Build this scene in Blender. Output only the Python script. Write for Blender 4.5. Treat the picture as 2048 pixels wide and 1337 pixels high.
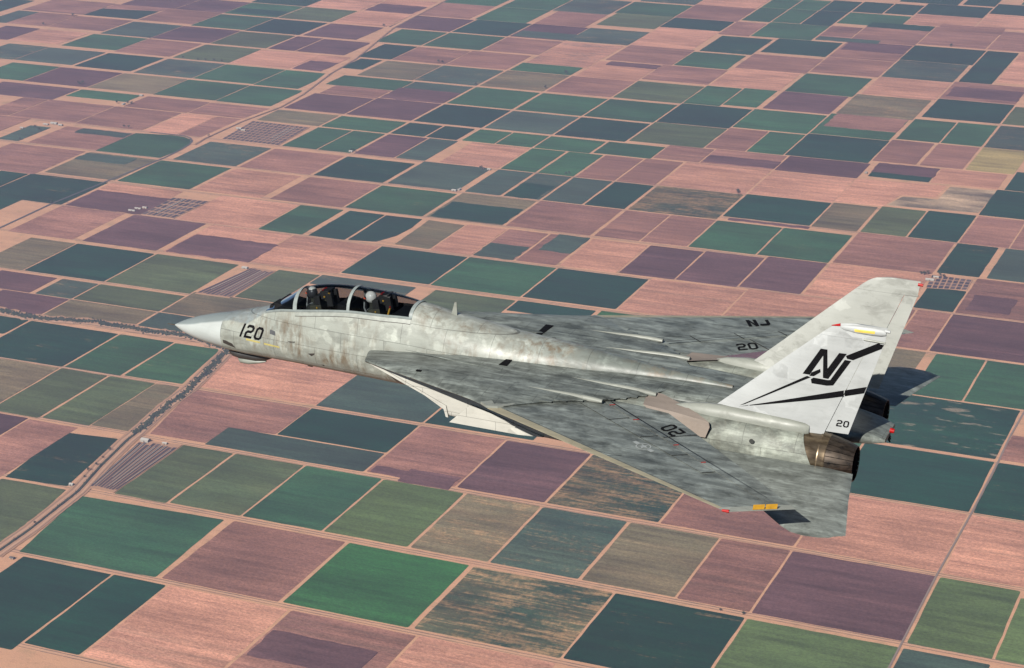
import bpy, bmesh, math, random
from mathutils import Vector, Matrix, noise
from mathutils.bvhtree import BVHTree

for o in list(bpy.data.objects):
    bpy.data.objects.remove(o)
scene = bpy.context.scene
COL = scene.collection
R = math.radians
random.seed(7)

# ------------------------------------------------------------------ camera
ALT = 2500.0                       # metres above the fields
FPX = 4099.7                       # focal length in pixels of a 2048 px wide frame
RIGHT = Vector((0.91725934, 0.39809854, -0.01236381))
DOWN = Vector((0.12903324, -0.32638719, -0.93638765))
FWD = Vector((-0.37680994, 0.85731497, -0.35074964))
cam_data = bpy.data.cameras.new('camera')
cam = bpy.data.objects.new('camera', cam_data)
COL.objects.link(cam)
m = Matrix.Identity(4)
for i in range(3):
    m[i][0] = RIGHT[i]; m[i][1] = -DOWN[i]; m[i][2] = -FWD[i]
m[0][3], m[1][3], m[2][3] = 0.0, 0.0, ALT
cam.matrix_world = m
cam_data.sensor_width = 36.0
cam_data.lens = FPX / 2048.0 * 36.0
cam_data.clip_start = 1.0
cam_data.clip_end = 90000.0
scene.camera = cam
scene.cycles.diffuse_bounces = 0
scene.cycles.transparent_max_bounces = 16
scene.render.resolution_x, scene.render.resolution_y = 1024, 668

# ------------------------------------------------------------------ sky, sun, exposure
SUN_TO = Vector((-0.049, -0.807, 0.589)).normalized()
SUN_EL = math.asin(SUN_TO.z)
SUN_ROT = math.atan2(SUN_TO.x, SUN_TO.y)
world = bpy.data.worlds.new('World')
scene.world = world
world.use_nodes = True
wn = world.node_tree.nodes
bg = wn['Background']
sky = wn.new('ShaderNodeTexSky')
sky.sky_type = 'NISHITA'
sky.sun_disc = False
sky.sun_elevation = SUN_EL
sky.sun_rotation = SUN_ROT
sky.altitude = 2500
world.node_tree.links.new(sky.outputs[0], bg.inputs[0])
bg.inputs[1].default_value = 0.05
sun_data = bpy.data.lights.new('sun', 'SUN')
sun_data.energy = 5.0
sun_data.angle = R(0.53)
sun_data.color = (1.0, 0.955, 0.88)
sun = bpy.data.objects.new('sun', sun_data)
COL.objects.link(sun)
sun.rotation_euler = (-SUN_TO).to_track_quat('-Z', 'Y').to_euler()
sun.location = (0, 0, ALT + 500)
vs = scene.view_settings
vs.view_transform = 'Standard'
vs.look = 'None'
vs.exposure = 0.60
vs.gamma = 1.0
vs.use_curve_mapping = False

# ------------------------------------------------------------------ helpers
def lin(r, g, b):
    return tuple((c / 255 / 12.92) if c / 255 <= 0.04045 else ((c / 255 + 0.055) / 1.055) ** 2.4 for c in (r, g, b)) + (1.0,)

class NT:
    """small helper round a material's node tree"""
    def __init__(self, name, rough=0.6, metal=0.0, spec=0.4):
        self.mat = bpy.data.materials.new(name)
        self.mat.use_nodes = True
        self.t = self.mat.node_tree
        self.n = self.t.nodes
        self.b = self.n['Principled BSDF']
        self.b.inputs['Roughness'].default_value = rough
        self.b.inputs['Metallic'].default_value = metal
        self.b.inputs['Specular IOR Level'].default_value = spec
    def link(self, a, b):
        self.t.links.new(a, b)
    def set(self, sock, v):
        if hasattr(v, 'links') or isinstance(v, bpy.types.NodeSocket):
            self.link(v, sock)
        else:
            sock.default_value = v
    def objco(self):
        return self.n.new('ShaderNodeTexCoord').outputs['Object']
    def pos(self):
        return self.n.new('ShaderNodeNewGeometry').outputs['Position']
    def normal(self):
        return self.n.new('ShaderNodeNewGeometry').outputs['Normal']
    def mapping(self, v, scale=(1, 1, 1), loc=(0, 0, 0), rot=(0, 0, 0)):
        q = self.n.new('ShaderNodeMapping')
        self.link(v, q.inputs[0])
        q.inputs['Location'].default_value = loc
        q.inputs['Rotation'].default_value = rot
        q.inputs['Scale'].default_value = scale
        return q.outputs[0]
    def noise(self, v, scale=1.0, detail=4.0, rough=0.55, dist=0.0):
        q = self.n.new('ShaderNodeTexNoise')
        self.link(v, q.inputs['Vector'])
        q.inputs['Scale'].default_value = scale
        q.inputs['Detail'].default_value = detail
        q.inputs['Roughness'].default_value = rough
        q.inputs['Distortion'].default_value = dist
        return q.outputs['Fac']
    def ramp(self, f, a, b, lo=0.0, hi=1.0):
        q = self.n.new('ShaderNodeMapRange')
        self.link(f, q.inputs[0])
        q.inputs[1].default_value = a; q.inputs[2].default_value = b
        q.inputs[3].default_value = lo; q.inputs[4].default_value = hi
        q.clamp = True
        return q.outputs[0]
    def math(self, op, a, b=0.0, c=None):
        q = self.n.new('ShaderNodeMath')
        q.operation = op
        self.set(q.inputs[0], a); self.set(q.inputs[1], b)
        if c is not None:
            self.set(q.inputs[2], c)
        return q.outputs[0]
    def mix(self, f, a, b, mode='MIX'):
        q = self.n.new('ShaderNodeMix')
        q.data_type = 'RGBA'; q.blend_type = mode
        self.set(q.inputs[0], f); self.set(q.inputs[6], a); self.set(q.inputs[7], b)
        return q.outputs[2]
    def sep(self, v):
        q = self.n.new('ShaderNodeSeparateXYZ')
        self.link(v, q.inputs[0])
        return q.outputs
    def bump(self, h, strength=0.2, dist=0.01):
        q = self.n.new('ShaderNodeBump')
        q.inputs['Strength'].default_value = strength
        q.inputs['Distance'].default_value = dist
        self.link(h, q.inputs['Height'])
        self.link(q.outputs[0], self.b.inputs['Normal'])
    def color(self, c):
        self.set(self.b.inputs['Base Color'], c)
        return self.mat

def plain(name, c, rough=0.6, metal=0.0, spec=0.4):
    t = NT(name, rough, metal, spec)
    co = t.objco()
    n = t.noise(co, 9.0, 5.0)
    c4 = tuple(c) + (1.0,) if len(c) == 3 else c
    dk = tuple(x * 0.72 for x in c4[:3]) + (1.0,)
    return t.color(t.mix(t.ramp(n, 0.3, 0.7), dk, c4))

def tag(o, label, cat, group=None):
    o['label'] = label; o['category'] = cat
    if group:
        o['group'] = group
    return o

def link_mesh(name, verts, faces, mats, parent=None, smooth=False, idx=None, recalc=True, sharp=None):
    me = bpy.data.meshes.new(name)
    me.from_pydata([tuple(v) for v in verts], [], faces)
    for q in (mats if isinstance(mats, (list, tuple)) else [mats]):
        me.materials.append(q)
    if idx:
        for p, k in zip(me.polygons, idx):
            p.material_index = k
    if recalc:
        bm = bmesh.new(); bm.from_mesh(me)
        bmesh.ops.remove_doubles(bm, verts=bm.verts, dist=1e-5)
        bmesh.ops.recalc_face_normals(bm, faces=bm.faces)
        bm.to_mesh(me); bm.free()
    if smooth:
        for p in me.polygons:
            p.use_smooth = True
        me.set_sharp_from_angle(angle=R(sharp or 40))
    o = bpy.data.objects.new(name, me)
    COL.objects.link(o)
    if parent:
        o.parent = parent
    return o

def empty(name, loc=(0, 0, 0), parent=None, rz=0.0):
    o = bpy.data.objects.new(name, None)
    o.empty_display_size = 0.5
    COL.objects.link(o)
    o.location = loc
    o.rotation_euler = (0, 0, rz)
    if parent:
        o.parent = parent
    return o

# ------------------------------------------------------------------ the land: field data (metres, X along the section roads, Y away)
FIELDS = [
    ('X',[-2075,4082,-1678,4450]), ('V',[-1314,4480,-927,4856]), ('Ps',[-2773,3648,-2417,4049]), 
    ('G',[(-3263,4063),(-2833,4075),(-2845,4447),(-3314,4429)]), ('E',[-2451,4080,-2090,4451]), ('Tx',[-1671,4084,-1322,4449]), 
    ('P',[-1315,4882,-927,5257]), ('M',[-2816,4077,-2463,4451]), ('M',[-1704,4885,-1322,5255]), ('Ms',[-2407,3649,-2052,4050]), 
    ('T',[-1316,5276,-927,5643]), ('Tw',[-1319,5666,-929,6069]), ('L',[-1314,4078,-927,4446]), ('X',[-2048,4888,-1712,5253]), 
    ('B',[-1781,4486,-1523,4858]), ('L',[-914,4475,-705,4854]), ('Sx',[-2046,4487,-1792,4859]), ('L',[-2551,4487,-2293,4859]), 
    ('T',[-2625,5285,-2257,5644]), ('P',[(-3448,5285),(-3006,5288),(-3014,5606),(-3515,5593)]), ('T',[-3234,3606,-2951,4044]), 
    ('S',[-3009,5283,-2632,5645]), ('Bx',[-2284,4488,-2054,4860]), ('M',[-1516,4482,-1321,4857]), ('G',[-2811,4487,-2558,4860]), 
    ('Ms',[(-3378,4890),(-3180,4894),(-3168,5022),(-3014,5031),(-3013,5255),(-3445,5259)]), ('V',[-2330,4889,-2056,5254]), ('M',[-2625,4889,-2337,5256]), 
    ('T',[-2944,3648,-2781,4046]), ('O',[-3051,4486,-2818,4858]), ('Ps',[-915,4879,-702,5260]), ('P',[-2044,3769,-1677,4054]), 
    ('P',[-1861,6878,-1478,7265]), ('P',[-2063,6478,-1720,6863]), ('T',[-3009,5033,-2632,5258]), ('P',[-2433,6476,-2070,6845]), 
    ('S',[-3177,4884,-2633,5026]), ('V',[-1310,6481,-962,6868]), ('M',[-1859,7272,-1478,7679]), 
    ('T',[(-3599,4456),(-3390,4469),(-3445,4820),(-3632,4802)]), ('O',[-3234,4479,-3059,4856]), ('T',[-2805,6479,-2441,6829]), 
    ('T',[-4335,5265,-3968,5603]), ('O',[-3133,6075,-2810,6433]), ('O',[-4331,6061,-3962,6419]), ('G',[-3175,6475,-2813,6827]), 
    ('P',[-3947,6463,-3561,6824]), ('M',[-1702,6478,-1444,6863]), ('T',[-3553,6479,-3182,6824]), ('Ps',[-4328,6453,-3955,6826]), 
    ('T',[-4700,6060,-4339,6415]), ('O',[-3768,4875,-3591,5254]), ('O',[(-3644,4023),(-3314,4048),(-3378,4448),(-3601,4442)]), 
    ('Ms',[-3208,7249,-2842,7621]), ('V',[-4705,6453,-4358,6827]), ('X',[-2825,7636,-2442,8009]), ('O',[-3961,4866,-3777,5254]), 
    ('P',[-4510,6839,-4133,7196]), ('P',[-2829,8016,-2440,8408]), ('Gx',[-3959,5270,-3740,5604]), ('G',[-1109,6080,-838,6461]), 
    ('T',[-914,5276,-702,5643]), ('G',[-1280,6079,-1116,6461]), ('Ps',[-2431,8032,-2065,8408]), ('M',[-1309,6886,-1065,7285]), 
    ('T',[-2431,7688,-2066,8025]), ('B',[-3563,7244,-3222,7607]), ('G',[-2153,7260,-1873,7626]), ('M',[-5063,6450,-4750,6828]), 
    ('Gx',[(-3729,5277),(-3506,5283),(-3555,5603),(-3732,5599)]), ('P',[-5060,6836,-4694,7190]), ('B',[-3953,5855,-3608,6085]), 
    ('V',[-2105,6876,-1873,7253]), ('S',[-3955,5701,-3458,5847]), ('Gx',[-3937,7237,-3579,7583]), ('Tx',[-2458,8673,-2076,9072]), 
    ('G',[-2432,7257,-2160,7624]), ('V',[-2348,6866,-2113,7228]), ('M',[-4293,7232,-3948,7588]), ('Tx',[-5481,6836,-5076,7189]), 
    ('G',[-5057,7227,-4689,7583]), ('P',[(-2062,8047),(-1857,8060),(-1826,8245),(-1683,8259),(-1674,8448),(-2062,8417)]), ('B',[-5441,7228,-5071,7584]), 
    ('B',[-4334,5663,-3966,5846]), ('S',[-3932,7624,-3601,7992]), ('P',[-4670,7229,-4334,7582]), ('M',[-3798,4449,-3613,4847]), 
    ('P',[-2814,6859,-2583,7214]), ('G',[-2457,9079,-2081,9471]), ('B',[(-3587,4880),(-3436,4882),(-3500,5258),(-3588,5251)]), 
    ('V',[-2573,6863,-2355,7218]), ('B',[-1443,6079,-1315,6461]), ('Bx',[-2440,9479,-2065,9893]), ('O',[-4332,5854,-3963,6031]), 
    ('O',[-3198,8651,-2838,9016]), ('M',[-4670,7616,-4313,7943]), ('S',[-915,4080,-703,4445]), 
    ('Z',[(-1847,8077),(-1473,8106),(-1462,8447),(-1660,8437),(-1667,8234),(-1813,8223)]), ('Tx',[-4294,7620,-3953,7943]), ('T',[-2040,9561,-1667,9943]), 
    ('Ms',[-5879,7183,-5465,7585]), ('T',[-3196,9023,-2835,9407]), ('G',[-2828,9058,-2465,9422]), ('Px',[-4271,9953,-3918,10507]), 
    ('G',[(-5432,7613),(-5084,7615),(-5070,7783),(-5080,7876),(-5128,7943),(-5178,7970),(-5248,7977),(-5431,7947)]), ('B',[-4229,4906,-3968,5252]), 
    ('T',[-3562,8627,-3209,8974]), ('M',[-5816,7623,-5433,7939]), ('Ms',[-5814,8003,-5432,8355]), ('M',[-1464,7686,-1273,8064]), 
    ('T',[-1667,7687,-1472,8065]), ('P',[-2423,9900,-2050,10294]), ('O',[-3789,6092,-3612,6423]), ('Sx',[-5017,7616,-4688,7941]), 
    ('P',[-3865,8005,-3576,8367]), ('M',[-6206,8006,-5822,8354]), ('M',[-1436,6480,-1318,6869]), ('G',[-3562,9002,-3206,9362]), 
    ('T',[-4293,8622,-3934,8972]), ('S',[-3921,8625,-3574,8972]), ('M',[-2629,7254,-2440,7625]), ('G',[-2798,9826,-2448,10237]), 
    ('M',[-2040,9951,-1667,10322]), ('T',[-1466,7300,-1308,7679]), ('P',[-3190,9820,-2823,10221]), ('Sx',[-2421,10302,-2049,10709]), 
    ('L',[-698,4475,-530,4815]), ('M',[-2825,7253,-2637,7622]), ('V',[-2431,8420,-2062,8665]), ('Gx',[-4124,6843,-3922,7200]), 
    ('G',[-3922,8998,-3572,9356]), ('O',[-3562,9399,-3203,9771]), ('M',[-2419,11123,-2046,11604]), ('V',[-4662,8622,-4308,8970]), 
    ('O',[-1858,7686,-1675,8054]), ('V',[-2799,9451,-2465,9819]), ('M',[-3175,6852,-3003,7209]), ('G',[-4292,8996,-3939,9354]), 
    ('P',[-3899,10561,-3537,11053]), ('V',[-4636,5614,-4342,5844]), ('Ps',[-3356,6851,-3182,7207]), ('M',[-2993,6855,-2829,7213]), 
    ('Bs',[-4920,6056,-4707,6413]), ('B',[-2058,7684,-1872,8035]), ('B',[-6178,8638,-5785,8977]), ('Ms',[-3922,9395,-3572,9754]), 
    ('G',[-5778,8632,-5410,8974]), ('Bx',[-4290,9388,-3937,9752]), ('M',[-2795,10656,-2430,11064]), ('M',[-2794,10275,-2431,10648]), 
    ('T',[-2423,10716,-2033,11085]), ('Ms',[-3895,10164,-3518,10553]), ('S',[-4639,8991,-4307,9349]), ('Y',[-1655,8723,-1444,9115]), 
    ('V',[-6580,8641,-6186,8977]), ('M',[-3188,10228,-2802,10579]), ('M',[-2773,8415,-2441,8656]), ('M',[-2794,11072,-2426,11501]), 
    ('V',[-5010,8622,-4672,8946]), ('Tx',[-2025,10330,-1857,11086]), ('S',[-4660,9381,-4306,9735]), ('Ms',[-3563,9816,-3202,10157]), 
    ('T',[-3893,6843,-3731,7201]), ('T',[-3018,7633,-2840,7997]), ('T',[-1466,8080,-1235,8465]), ('P',[-3910,9761,-3571,10125]), 
    ('S',[-3208,7632,-3029,7996]), ('G',[-5772,9008,-5408,9349]), ('G',[-5403,8627,-5088,8972]), 
    ('Bs',[(-3519,6867),(-3365,6858),(-3364,7192),(-3530,7202),(-3523,7044)]), ('P',[-1753,8473,-1467,8705]), 
    ('T',[(-3718,6848),(-3602,6868),(-3560,6965),(-3549,7083),(-3560,7203),(-3723,7198)]), ('M',[-1857,8722,-1667,9104]), ('S',[-6141,9009,-5780,9353]), 
    ('S',[-3605,6325,-3211,6430]), ('M',[-2069,8722,-1874,9100]), ('T',[-3172,10637,-2808,10999]), ('P',[-5773,9383,-5406,9731]), 
    ('S',[-1280,7300,-1101,7680]), ('M',[-3018,8011,-2842,8390]), ('M',[-4658,9763,-4306,10110]), ('B',[-4994,9376,-4667,9730]), 
    ('M',[-3206,8009,-3028,8378]), ('S',[-3385,7629,-3221,7997]), ('G',[-3341,11006,-2992,11404]), ('T',[-6532,9026,-6172,9360]), 
    ('G',[-2058,9121,-1860,9508]), ('V',[-4293,8001,-4089,8357]), ('S',[-3565,7627,-3400,7991]), ('O',[-6136,9387,-5780,9735]), 
    ('S',[-6934,9039,-6555,9365]), ('G',[-1852,9123,-1666,9516]), ('T',[-2802,6326,-2499,6437]), ('M',[-3909,11342,-3531,11743]), 
    ('S',[-4269,10535,-3906,10895]), ('T',[-1459,6888,-1317,7125]), ('Tx',[-3492,10547,-3196,10955]), ('T',[-2026,8471,-1760,8693]), 
    ('M',[-6525,9401,-6165,9744]), ('V',[-6524,9775,-6138,10121]), ('M',[-2830,8664,-2643,9035]), ('Ms',[-4617,10144,-4279,10498]), 
    ('G',[-4976,10139,-4628,10492]), ('G',[-3385,8008,-3218,8374]), ('M',[-7721,10189,-7276,10542]), ('Gx',[-4664,8373,-4311,8585]), 
    ('V',[-5381,10515,-4989,10859]), ('V',[-6672,8350,-6197,8592]), ('G',[-3564,8006,-3399,8371]), ('O',[-6130,9771,-5771,10109]), 
    ('Sx',[-4663,11276,-4304,11685]), ('V',[-4618,10527,-4276,10888]), ('G',[-3510,10174,-3214,10514]), ('G',[-2636,8668,-2465,9037]), 
    ('M',[-5778,8367,-5412,8588]), ('G',[-5401,8997,-5136,9346]), ('T',[-4976,10519,-4628,10877]), ('G',[-6899,9432,-6532,9751]), 
    ('Ms',[-5404,8368,-5054,8587]), ('Ms',[-4982,9763,-4666,10092]), ('Bs',[-5016,8370,-4679,8585]), ('S',[-1654,9123,-1458,9526]), 
    ('O',[-4270,10987,-3912,11334]), ('T',[-6123,10139,-5765,10484]), ('M',[-5384,10880,-5032,11265]), ('V',[-5740,10139,-5396,10484]), 
    ('V',[-4780,5852,-4524,6029]), ('G',[-4666,7998,-4487,8352]), ('G',[-6494,10149,-6131,10494]), ('G',[-5053,9139,-4646,9347]), 
    ('P',[-2606,11616,-2221,11922]), ('S',[-6873,9777,-6531,10125]), ('G',[-4290,11342,-3917,11688]), ('P',[-5739,10877,-5392,11265]), 
    ('M',[-6874,10178,-6502,10522]), ('Ms',[-7282,9832,-6892,10146]), ('G',[-4997,10884,-4669,11266]), ('G',[-3276,8397,-3001,8602]), 
    ('G',[-3563,8383,-3290,8595]), ('G',[-2980,11508,-2616,11828]), ('G',[-4479,8000,-4311,8354]), ('P',[-5418,7998,-5233,8352]), 
    ('P',[-5743,10513,-5395,10860]), ('M',[-4620,10895,-4305,11268]), ('T',[-2608,11930,-2222,12238]), ('V',[-5577,9765,-5276,10094]), 
    ('G',[-3196,9414,-3009,9795]), ('O',[-6116,10518,-5760,10856]), ('S',[-4500,5852,-4339,6029]), ('Ps',[-7270,9446,-6935,9758]), 
    ('G',[-6494,10524,-6128,10858]), ('G',[-5278,10139,-4989,10486]), ('S',[-4081,8003,-3935,8360]), ('M',[-5226,7998,-5061,8352]), 
    ('M',[-2994,8415,-2780,8644]), ('T',[-3905,11061,-3541,11334]), ('G',[-6897,8643,-6588,8978]), ('G',[-3002,9451,-2830,9813]), 
    ('P',[-2211,11661,-1935,12053]), ('P',[-6117,10876,-5754,11195]), ('V',[-6841,10530,-6501,10856]), ('M',[-2037,11124,-1810,11607]), 
    ('M',[-915,5667,-700,5862]), ('P',[-1844,10380,-1628,11088]), ('G',[-4997,11274,-4671,11605]), ('V',[-7234,10532,-6848,10854]), 
    ('P',[-3909,11750,-3536,12059]), ('M',[-7567,9831,-7290,10162]), ('G',[-4285,9762,-3937,9945]), ('M',[-4987,8954,-4669,9131]), 
    ('P',[-5399,9378,-5214,9728]), ('T',[-7269,10189,-6891,10428]), ('T',[-5194,9764,-4989,10096]), ('V',[-3962,4649,-3805,4852]), 
    ('G',[-6180,8448,-5818,8590]), ('G',[-3753,8381,-3574,8594]), ('M',[-2981,11052,-2802,11423]), ('T',[-3166,11411,-2992,11817]), 
    ('S',[-7208,9038,-6941,9370]), ('M',[-3529,10987,-3350,11348]), ('Tx',[-4295,8376,-4120,8586]), ('M',[-6406,7629,-6067,7999]), 
    ('G',[-3925,8380,-3761,8591]), ('G',[-3341,11416,-3174,11803]), ('G',[-3519,11397,-3350,11785]), ('Tx',[-4108,8377,-3952,8588]), 
    ('T',[-2788,12246,-2436,12543]), ('V',[-5753,9767,-5587,10102]), ('T',[-6508,10875,-6125,11081]), ('G',[-5383,11272,-5033,11491]), 
    ('M',[-6363,8009,-6214,8343]), ('S',[-5990,7625,-5872,7888]), ('T',[-4550,5455,-4346,5603]), ('T',[-2212,12072,-1935,12367]), 
    ('O',[-1657,9562,-1514,9906]), ('T',[-2980,11854,-2799,12161]), ('S',[-4268,11722,-3917,11939]), ('T',[-3164,11825,-2991,12143]), 
    ('V',[-7519,9444,-7278,9763]), ('T',[-2790,11871,-2616,12167]), ('T',[-1437,8473,-1317,8763]), ('G',[-3341,11811,-3171,12107]), 
    ('M',[-1266,7687,-1029,8065]), ('T',[-5634,6913,-5488,7176]), ('G',[-3519,11794,-3350,12077]), ('T',[-2410,12280,-2220,12543]), 
    ('M',[(-7259,10384),(-6896,10435),(-6856,10538),(-7269,10528)]), ('T',[-5151,9497,-5022,9726]), ('T',[-8012,10033,-7811,10444]), 
    ('S',[-7722,9830,-7574,10161]), 
]
STRIPS = [('V', [-2399, 3805, -2102, 3940]), ('V', [-2510, 4862, -2345, 4954]), ('V', [-2615, 4891, -2351, 4938]), ('V', [-5054, 6837, -4679, 7076]), ('V', [-4318, 6456, -3942, 6689]), ('S', [-3172, 6853, -3005, 7021]), ('S', [-2962, 7004, -2828, 7219]), ('T', [-3551, 7255, -3225, 7474]), ('T', [-3383, 7630, -3233, 7840]), ('V', [-5731, 10887, -5411, 11105]), ('V', [-5387, 9380, -5213, 9588]), ('V', [-4656, 8978, -4311, 9204]), ('V', [-2768, 8434, -2437, 8551]), ('V', [-2030, 8544, -1757, 8693]), ('M', [-2430, 9226, -2082, 9478]), ('V', [-2020, 10008, -1668, 10216]), ('V', [-2782, 10841, -2434, 11061]), ('S', [-2977, 11038, -2624, 11130]), ('T', [-2792, 11465, -2425, 11600]), ('M', [-2405, 11509, -2040, 11682]), ('V', [-3851, 10047, -3564, 10138]), ('S', [-4605, 10542, -4268, 10691]), ('T', [-6472, 10557, -6141, 10698]), ('S', [-5716, 7852, -5439, 7931]), ('S', [-5444, 7461, -5172, 7566]), ('V', [-2397, 7644, -2059, 7671]), ('V', [-1283, 6929, -1127, 7098]), ('V', [-1309, 6548, -1008, 6775])]
ROADS = {
 'asphalt_road': ([(-5117, 6405), (-5120, 6820), (-5092, 7225), (-5064, 7626), (-5069, 7770), (-5082, 7868), (-5102, 7918), (-5139, 7961), (-5185, 7982), (-5231, 7984), (-5377, 7987)], 5, 'asphalt'),
 'asphalt_road.001': ([(-925, 4309), (-925, 4865), (-918, 5268), (-917, 5659), (-920, 5838), (-914, 6171)], 2.8, 'pale'),
 'diagonal_road': ([(-5068, 7864), (-5084, 7982), (-5080, 8320), (-5044, 8626), (-5066, 8892), (-5152, 9350), (-5186, 9700), (-5351, 10488), (-5411, 11352), (-5476, 12021)], 12, 'tan'),
}
CANAL = [(-3315, 4016), (-3317, 4188), (-3338, 4450), (-3381, 4638), (-3414, 4819), (-3418, 4875), (-3451, 5092), (-3461, 5257), (-3476, 5350), (-3525, 5608), (-3532, 5663)]
CREEK = [(-4541, 5652), (-4370, 5629), (-4198, 5658), (-4094, 5676), (-3974, 5669), (-3929, 5665), (-3819, 5670), (-3718, 5678), (-3573, 5631), (-3484, 5599)]
LOTS = {
 'A': [(-3324, 4482), (-3374, 4835), (-3236, 4853), (-3236, 4480)],
 'B': [(-3943, 6069), (-3895, 6409), (-3792, 6405), (-3798, 6072)],
 'C': [(-4679, 6838), (-4685, 7097), (-4508, 7103), (-4522, 6839)],
 'D': [(-4988, 7999), (-5021, 8342), (-4704, 8331), (-4682, 7993)],
 'E': [(-1463, 7109), (-1475, 7262), (-1322, 7260), (-1318, 7136)],
}
BUILD_XY = [(-3356, 4833), (-3288, 4836), (-3380, 4478), (-3253, 4019), (-4742, 6866), (-4734, 6900), (-4711, 6917), (-3609, 7616), (-3594, 7638), (-3634, 7972), (-3602, 7967), (-5797, 8396), (-5810, 8578), (-5924, 7919), (-5898, 7949), (-5852, 7936), (-5993, 7822), (-3917, 6387), (-1468, 7197), (-1453, 7233), (-2042, 8506), (-4314, 8013), (-5007, 8187), (-4968, 8162)]
TREES = {
 'a': [(-6238, 8658), (-6243, 8691), (-6271, 8692)],
 'b': [(-5840, 8402), (-5776, 8404), (-5765, 8419)],
 'c': [(-5874, 7643)],
 'd': [(-5932, 7845), (-5891, 7821)],
 'e': [(-5541, 8014), (-5508, 8006)],
 'f': [(-5124, 6834)],
 'g': [(-5065, 8008)],
 'h': [(-6068, 9385), (-5971, 9382), (-5926, 9386), (-5876, 9392), (-5829, 9397)],
 'i': [(-7322, 9854), (-7299, 10121)],
 'j': [(-6524, 9756)],
 'k': [(-5803, 10149), (-5778, 10158)],
 'l': [(-5408, 10511)],
 'm': [(-4312, 9391)],
 'n': [(-4713, 9786), (-4687, 9783)],
 'o': [(-3948, 9447)],
 'p': [(-3969, 9779)],
 'q': [(-2233, 11121)],
 'r': [(-2474, 8030), (-2458, 7988)],
 's': [(-1515, 7258), (-1502, 7251), (-1490, 7262)],
 't': [(-4303, 8026), (-4318, 8030)],
 'u': [(-3635, 7954)],
 'v': [(-3261, 8030), (-3248, 8035)],
 'w': [(-3417, 4731), (-3405, 4676), (-3394, 4625), (-3391, 4580), (-3377, 4539)],
 'x': [(-3325, 4223), (-3313, 4112)],
 'y': [(-1390, 4459), (-1330, 4460)],
 'z': [(-1445, 7261), (-1427, 7250)],
}

# ------------------------------------------------------------------ land materials
def soil_material():
    t = NT('dirt_road_soil', 0.95, spec=0.1)
    p = t.pos()
    n1 = t.noise(t.mapping(p, (0.004, 0.02, 1)), 1.0, 5.0)
    n2 = t.noise(t.mapping(p, (0.03, 0.12, 1)), 1.0, 4.0)
    c = t.mix(t.ramp(n1, 0.35, 0.65), SOIL_A, SOIL_B)
    c = t.mix(t.ramp(n2, 0.55, 0.72, 0.0, 0.45), c, SOIL_C)
    n3 = t.noise(t.mapping(p, (0.012, 0.012, 1), loc=(9, 4, 0)), 1.0, 5.0, 0.7)
    c = t.mix(t.ramp(n3, 0.54, 0.70, 0.0, 0.55), c, (0.27, 0.200, 0.105, 1))
    n4 = t.noise(t.mapping(p, (0.2, 0.3, 1)), 1.0, 3.0, 0.8)
    c = t.mix(1.0, c, t.ramp(n4, 0.2, 0.8, 0.72, 1.28), 'MULTIPLY')
    return t.color(c)

SOIL_A = (0.610, 0.330, 0.190, 1)
SOIL_B = (0.520, 0.278, 0.165, 1)
SOIL_C = (0.33, 0.170, 0.105, 1)

CODES = {   # base, second colour, large mottle amount, row streak amount
    'P': ((0.545, 0.258, 0.166), (0.455, 0.216, 0.146), 0.7, 0.3),
    'M': ((0.305, 0.144, 0.102), (0.240, 0.115, 0.090), 0.7, 0.35),
    'V': ((0.125, 0.062, 0.060), (0.098, 0.050, 0.052), 0.5, 0.3),
    'B': ((0.196, 0.147, 0.08), (0.142, 0.123, 0.068), 0.5, 0.38),
    'O': ((0.082, 0.104, 0.044), (0.066, 0.096, 0.042), 0.6, 0.28),
    'G': ((0.026, 0.092, 0.040), (0.036, 0.094, 0.038), 0.5, 0.22),
    'L': ((0.098, 0.142, 0.046), (0.080, 0.128, 0.044), 0.5, 0.22),
    'E': ((0.026, 0.118, 0.030), (0.036, 0.110, 0.032), 0.4, 0.18),
    'T': ((0.003, 0.040, 0.021), (0.007, 0.047, 0.022), 0.5, 0.3),
    'S': ((0.040, 0.074, 0.052), (0.058, 0.086, 0.056), 0.6, 0.35),
    'Y': ((0.357, 0.263, 0.105), (0.272, 0.225, 0.09), 0.4, 0.2),
    'Z': ((0.560, 0.380, 0.240), (0.090, 0.080, 0.060), 0.9, 0.20),
}
FIELD_MATS = {}
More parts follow.
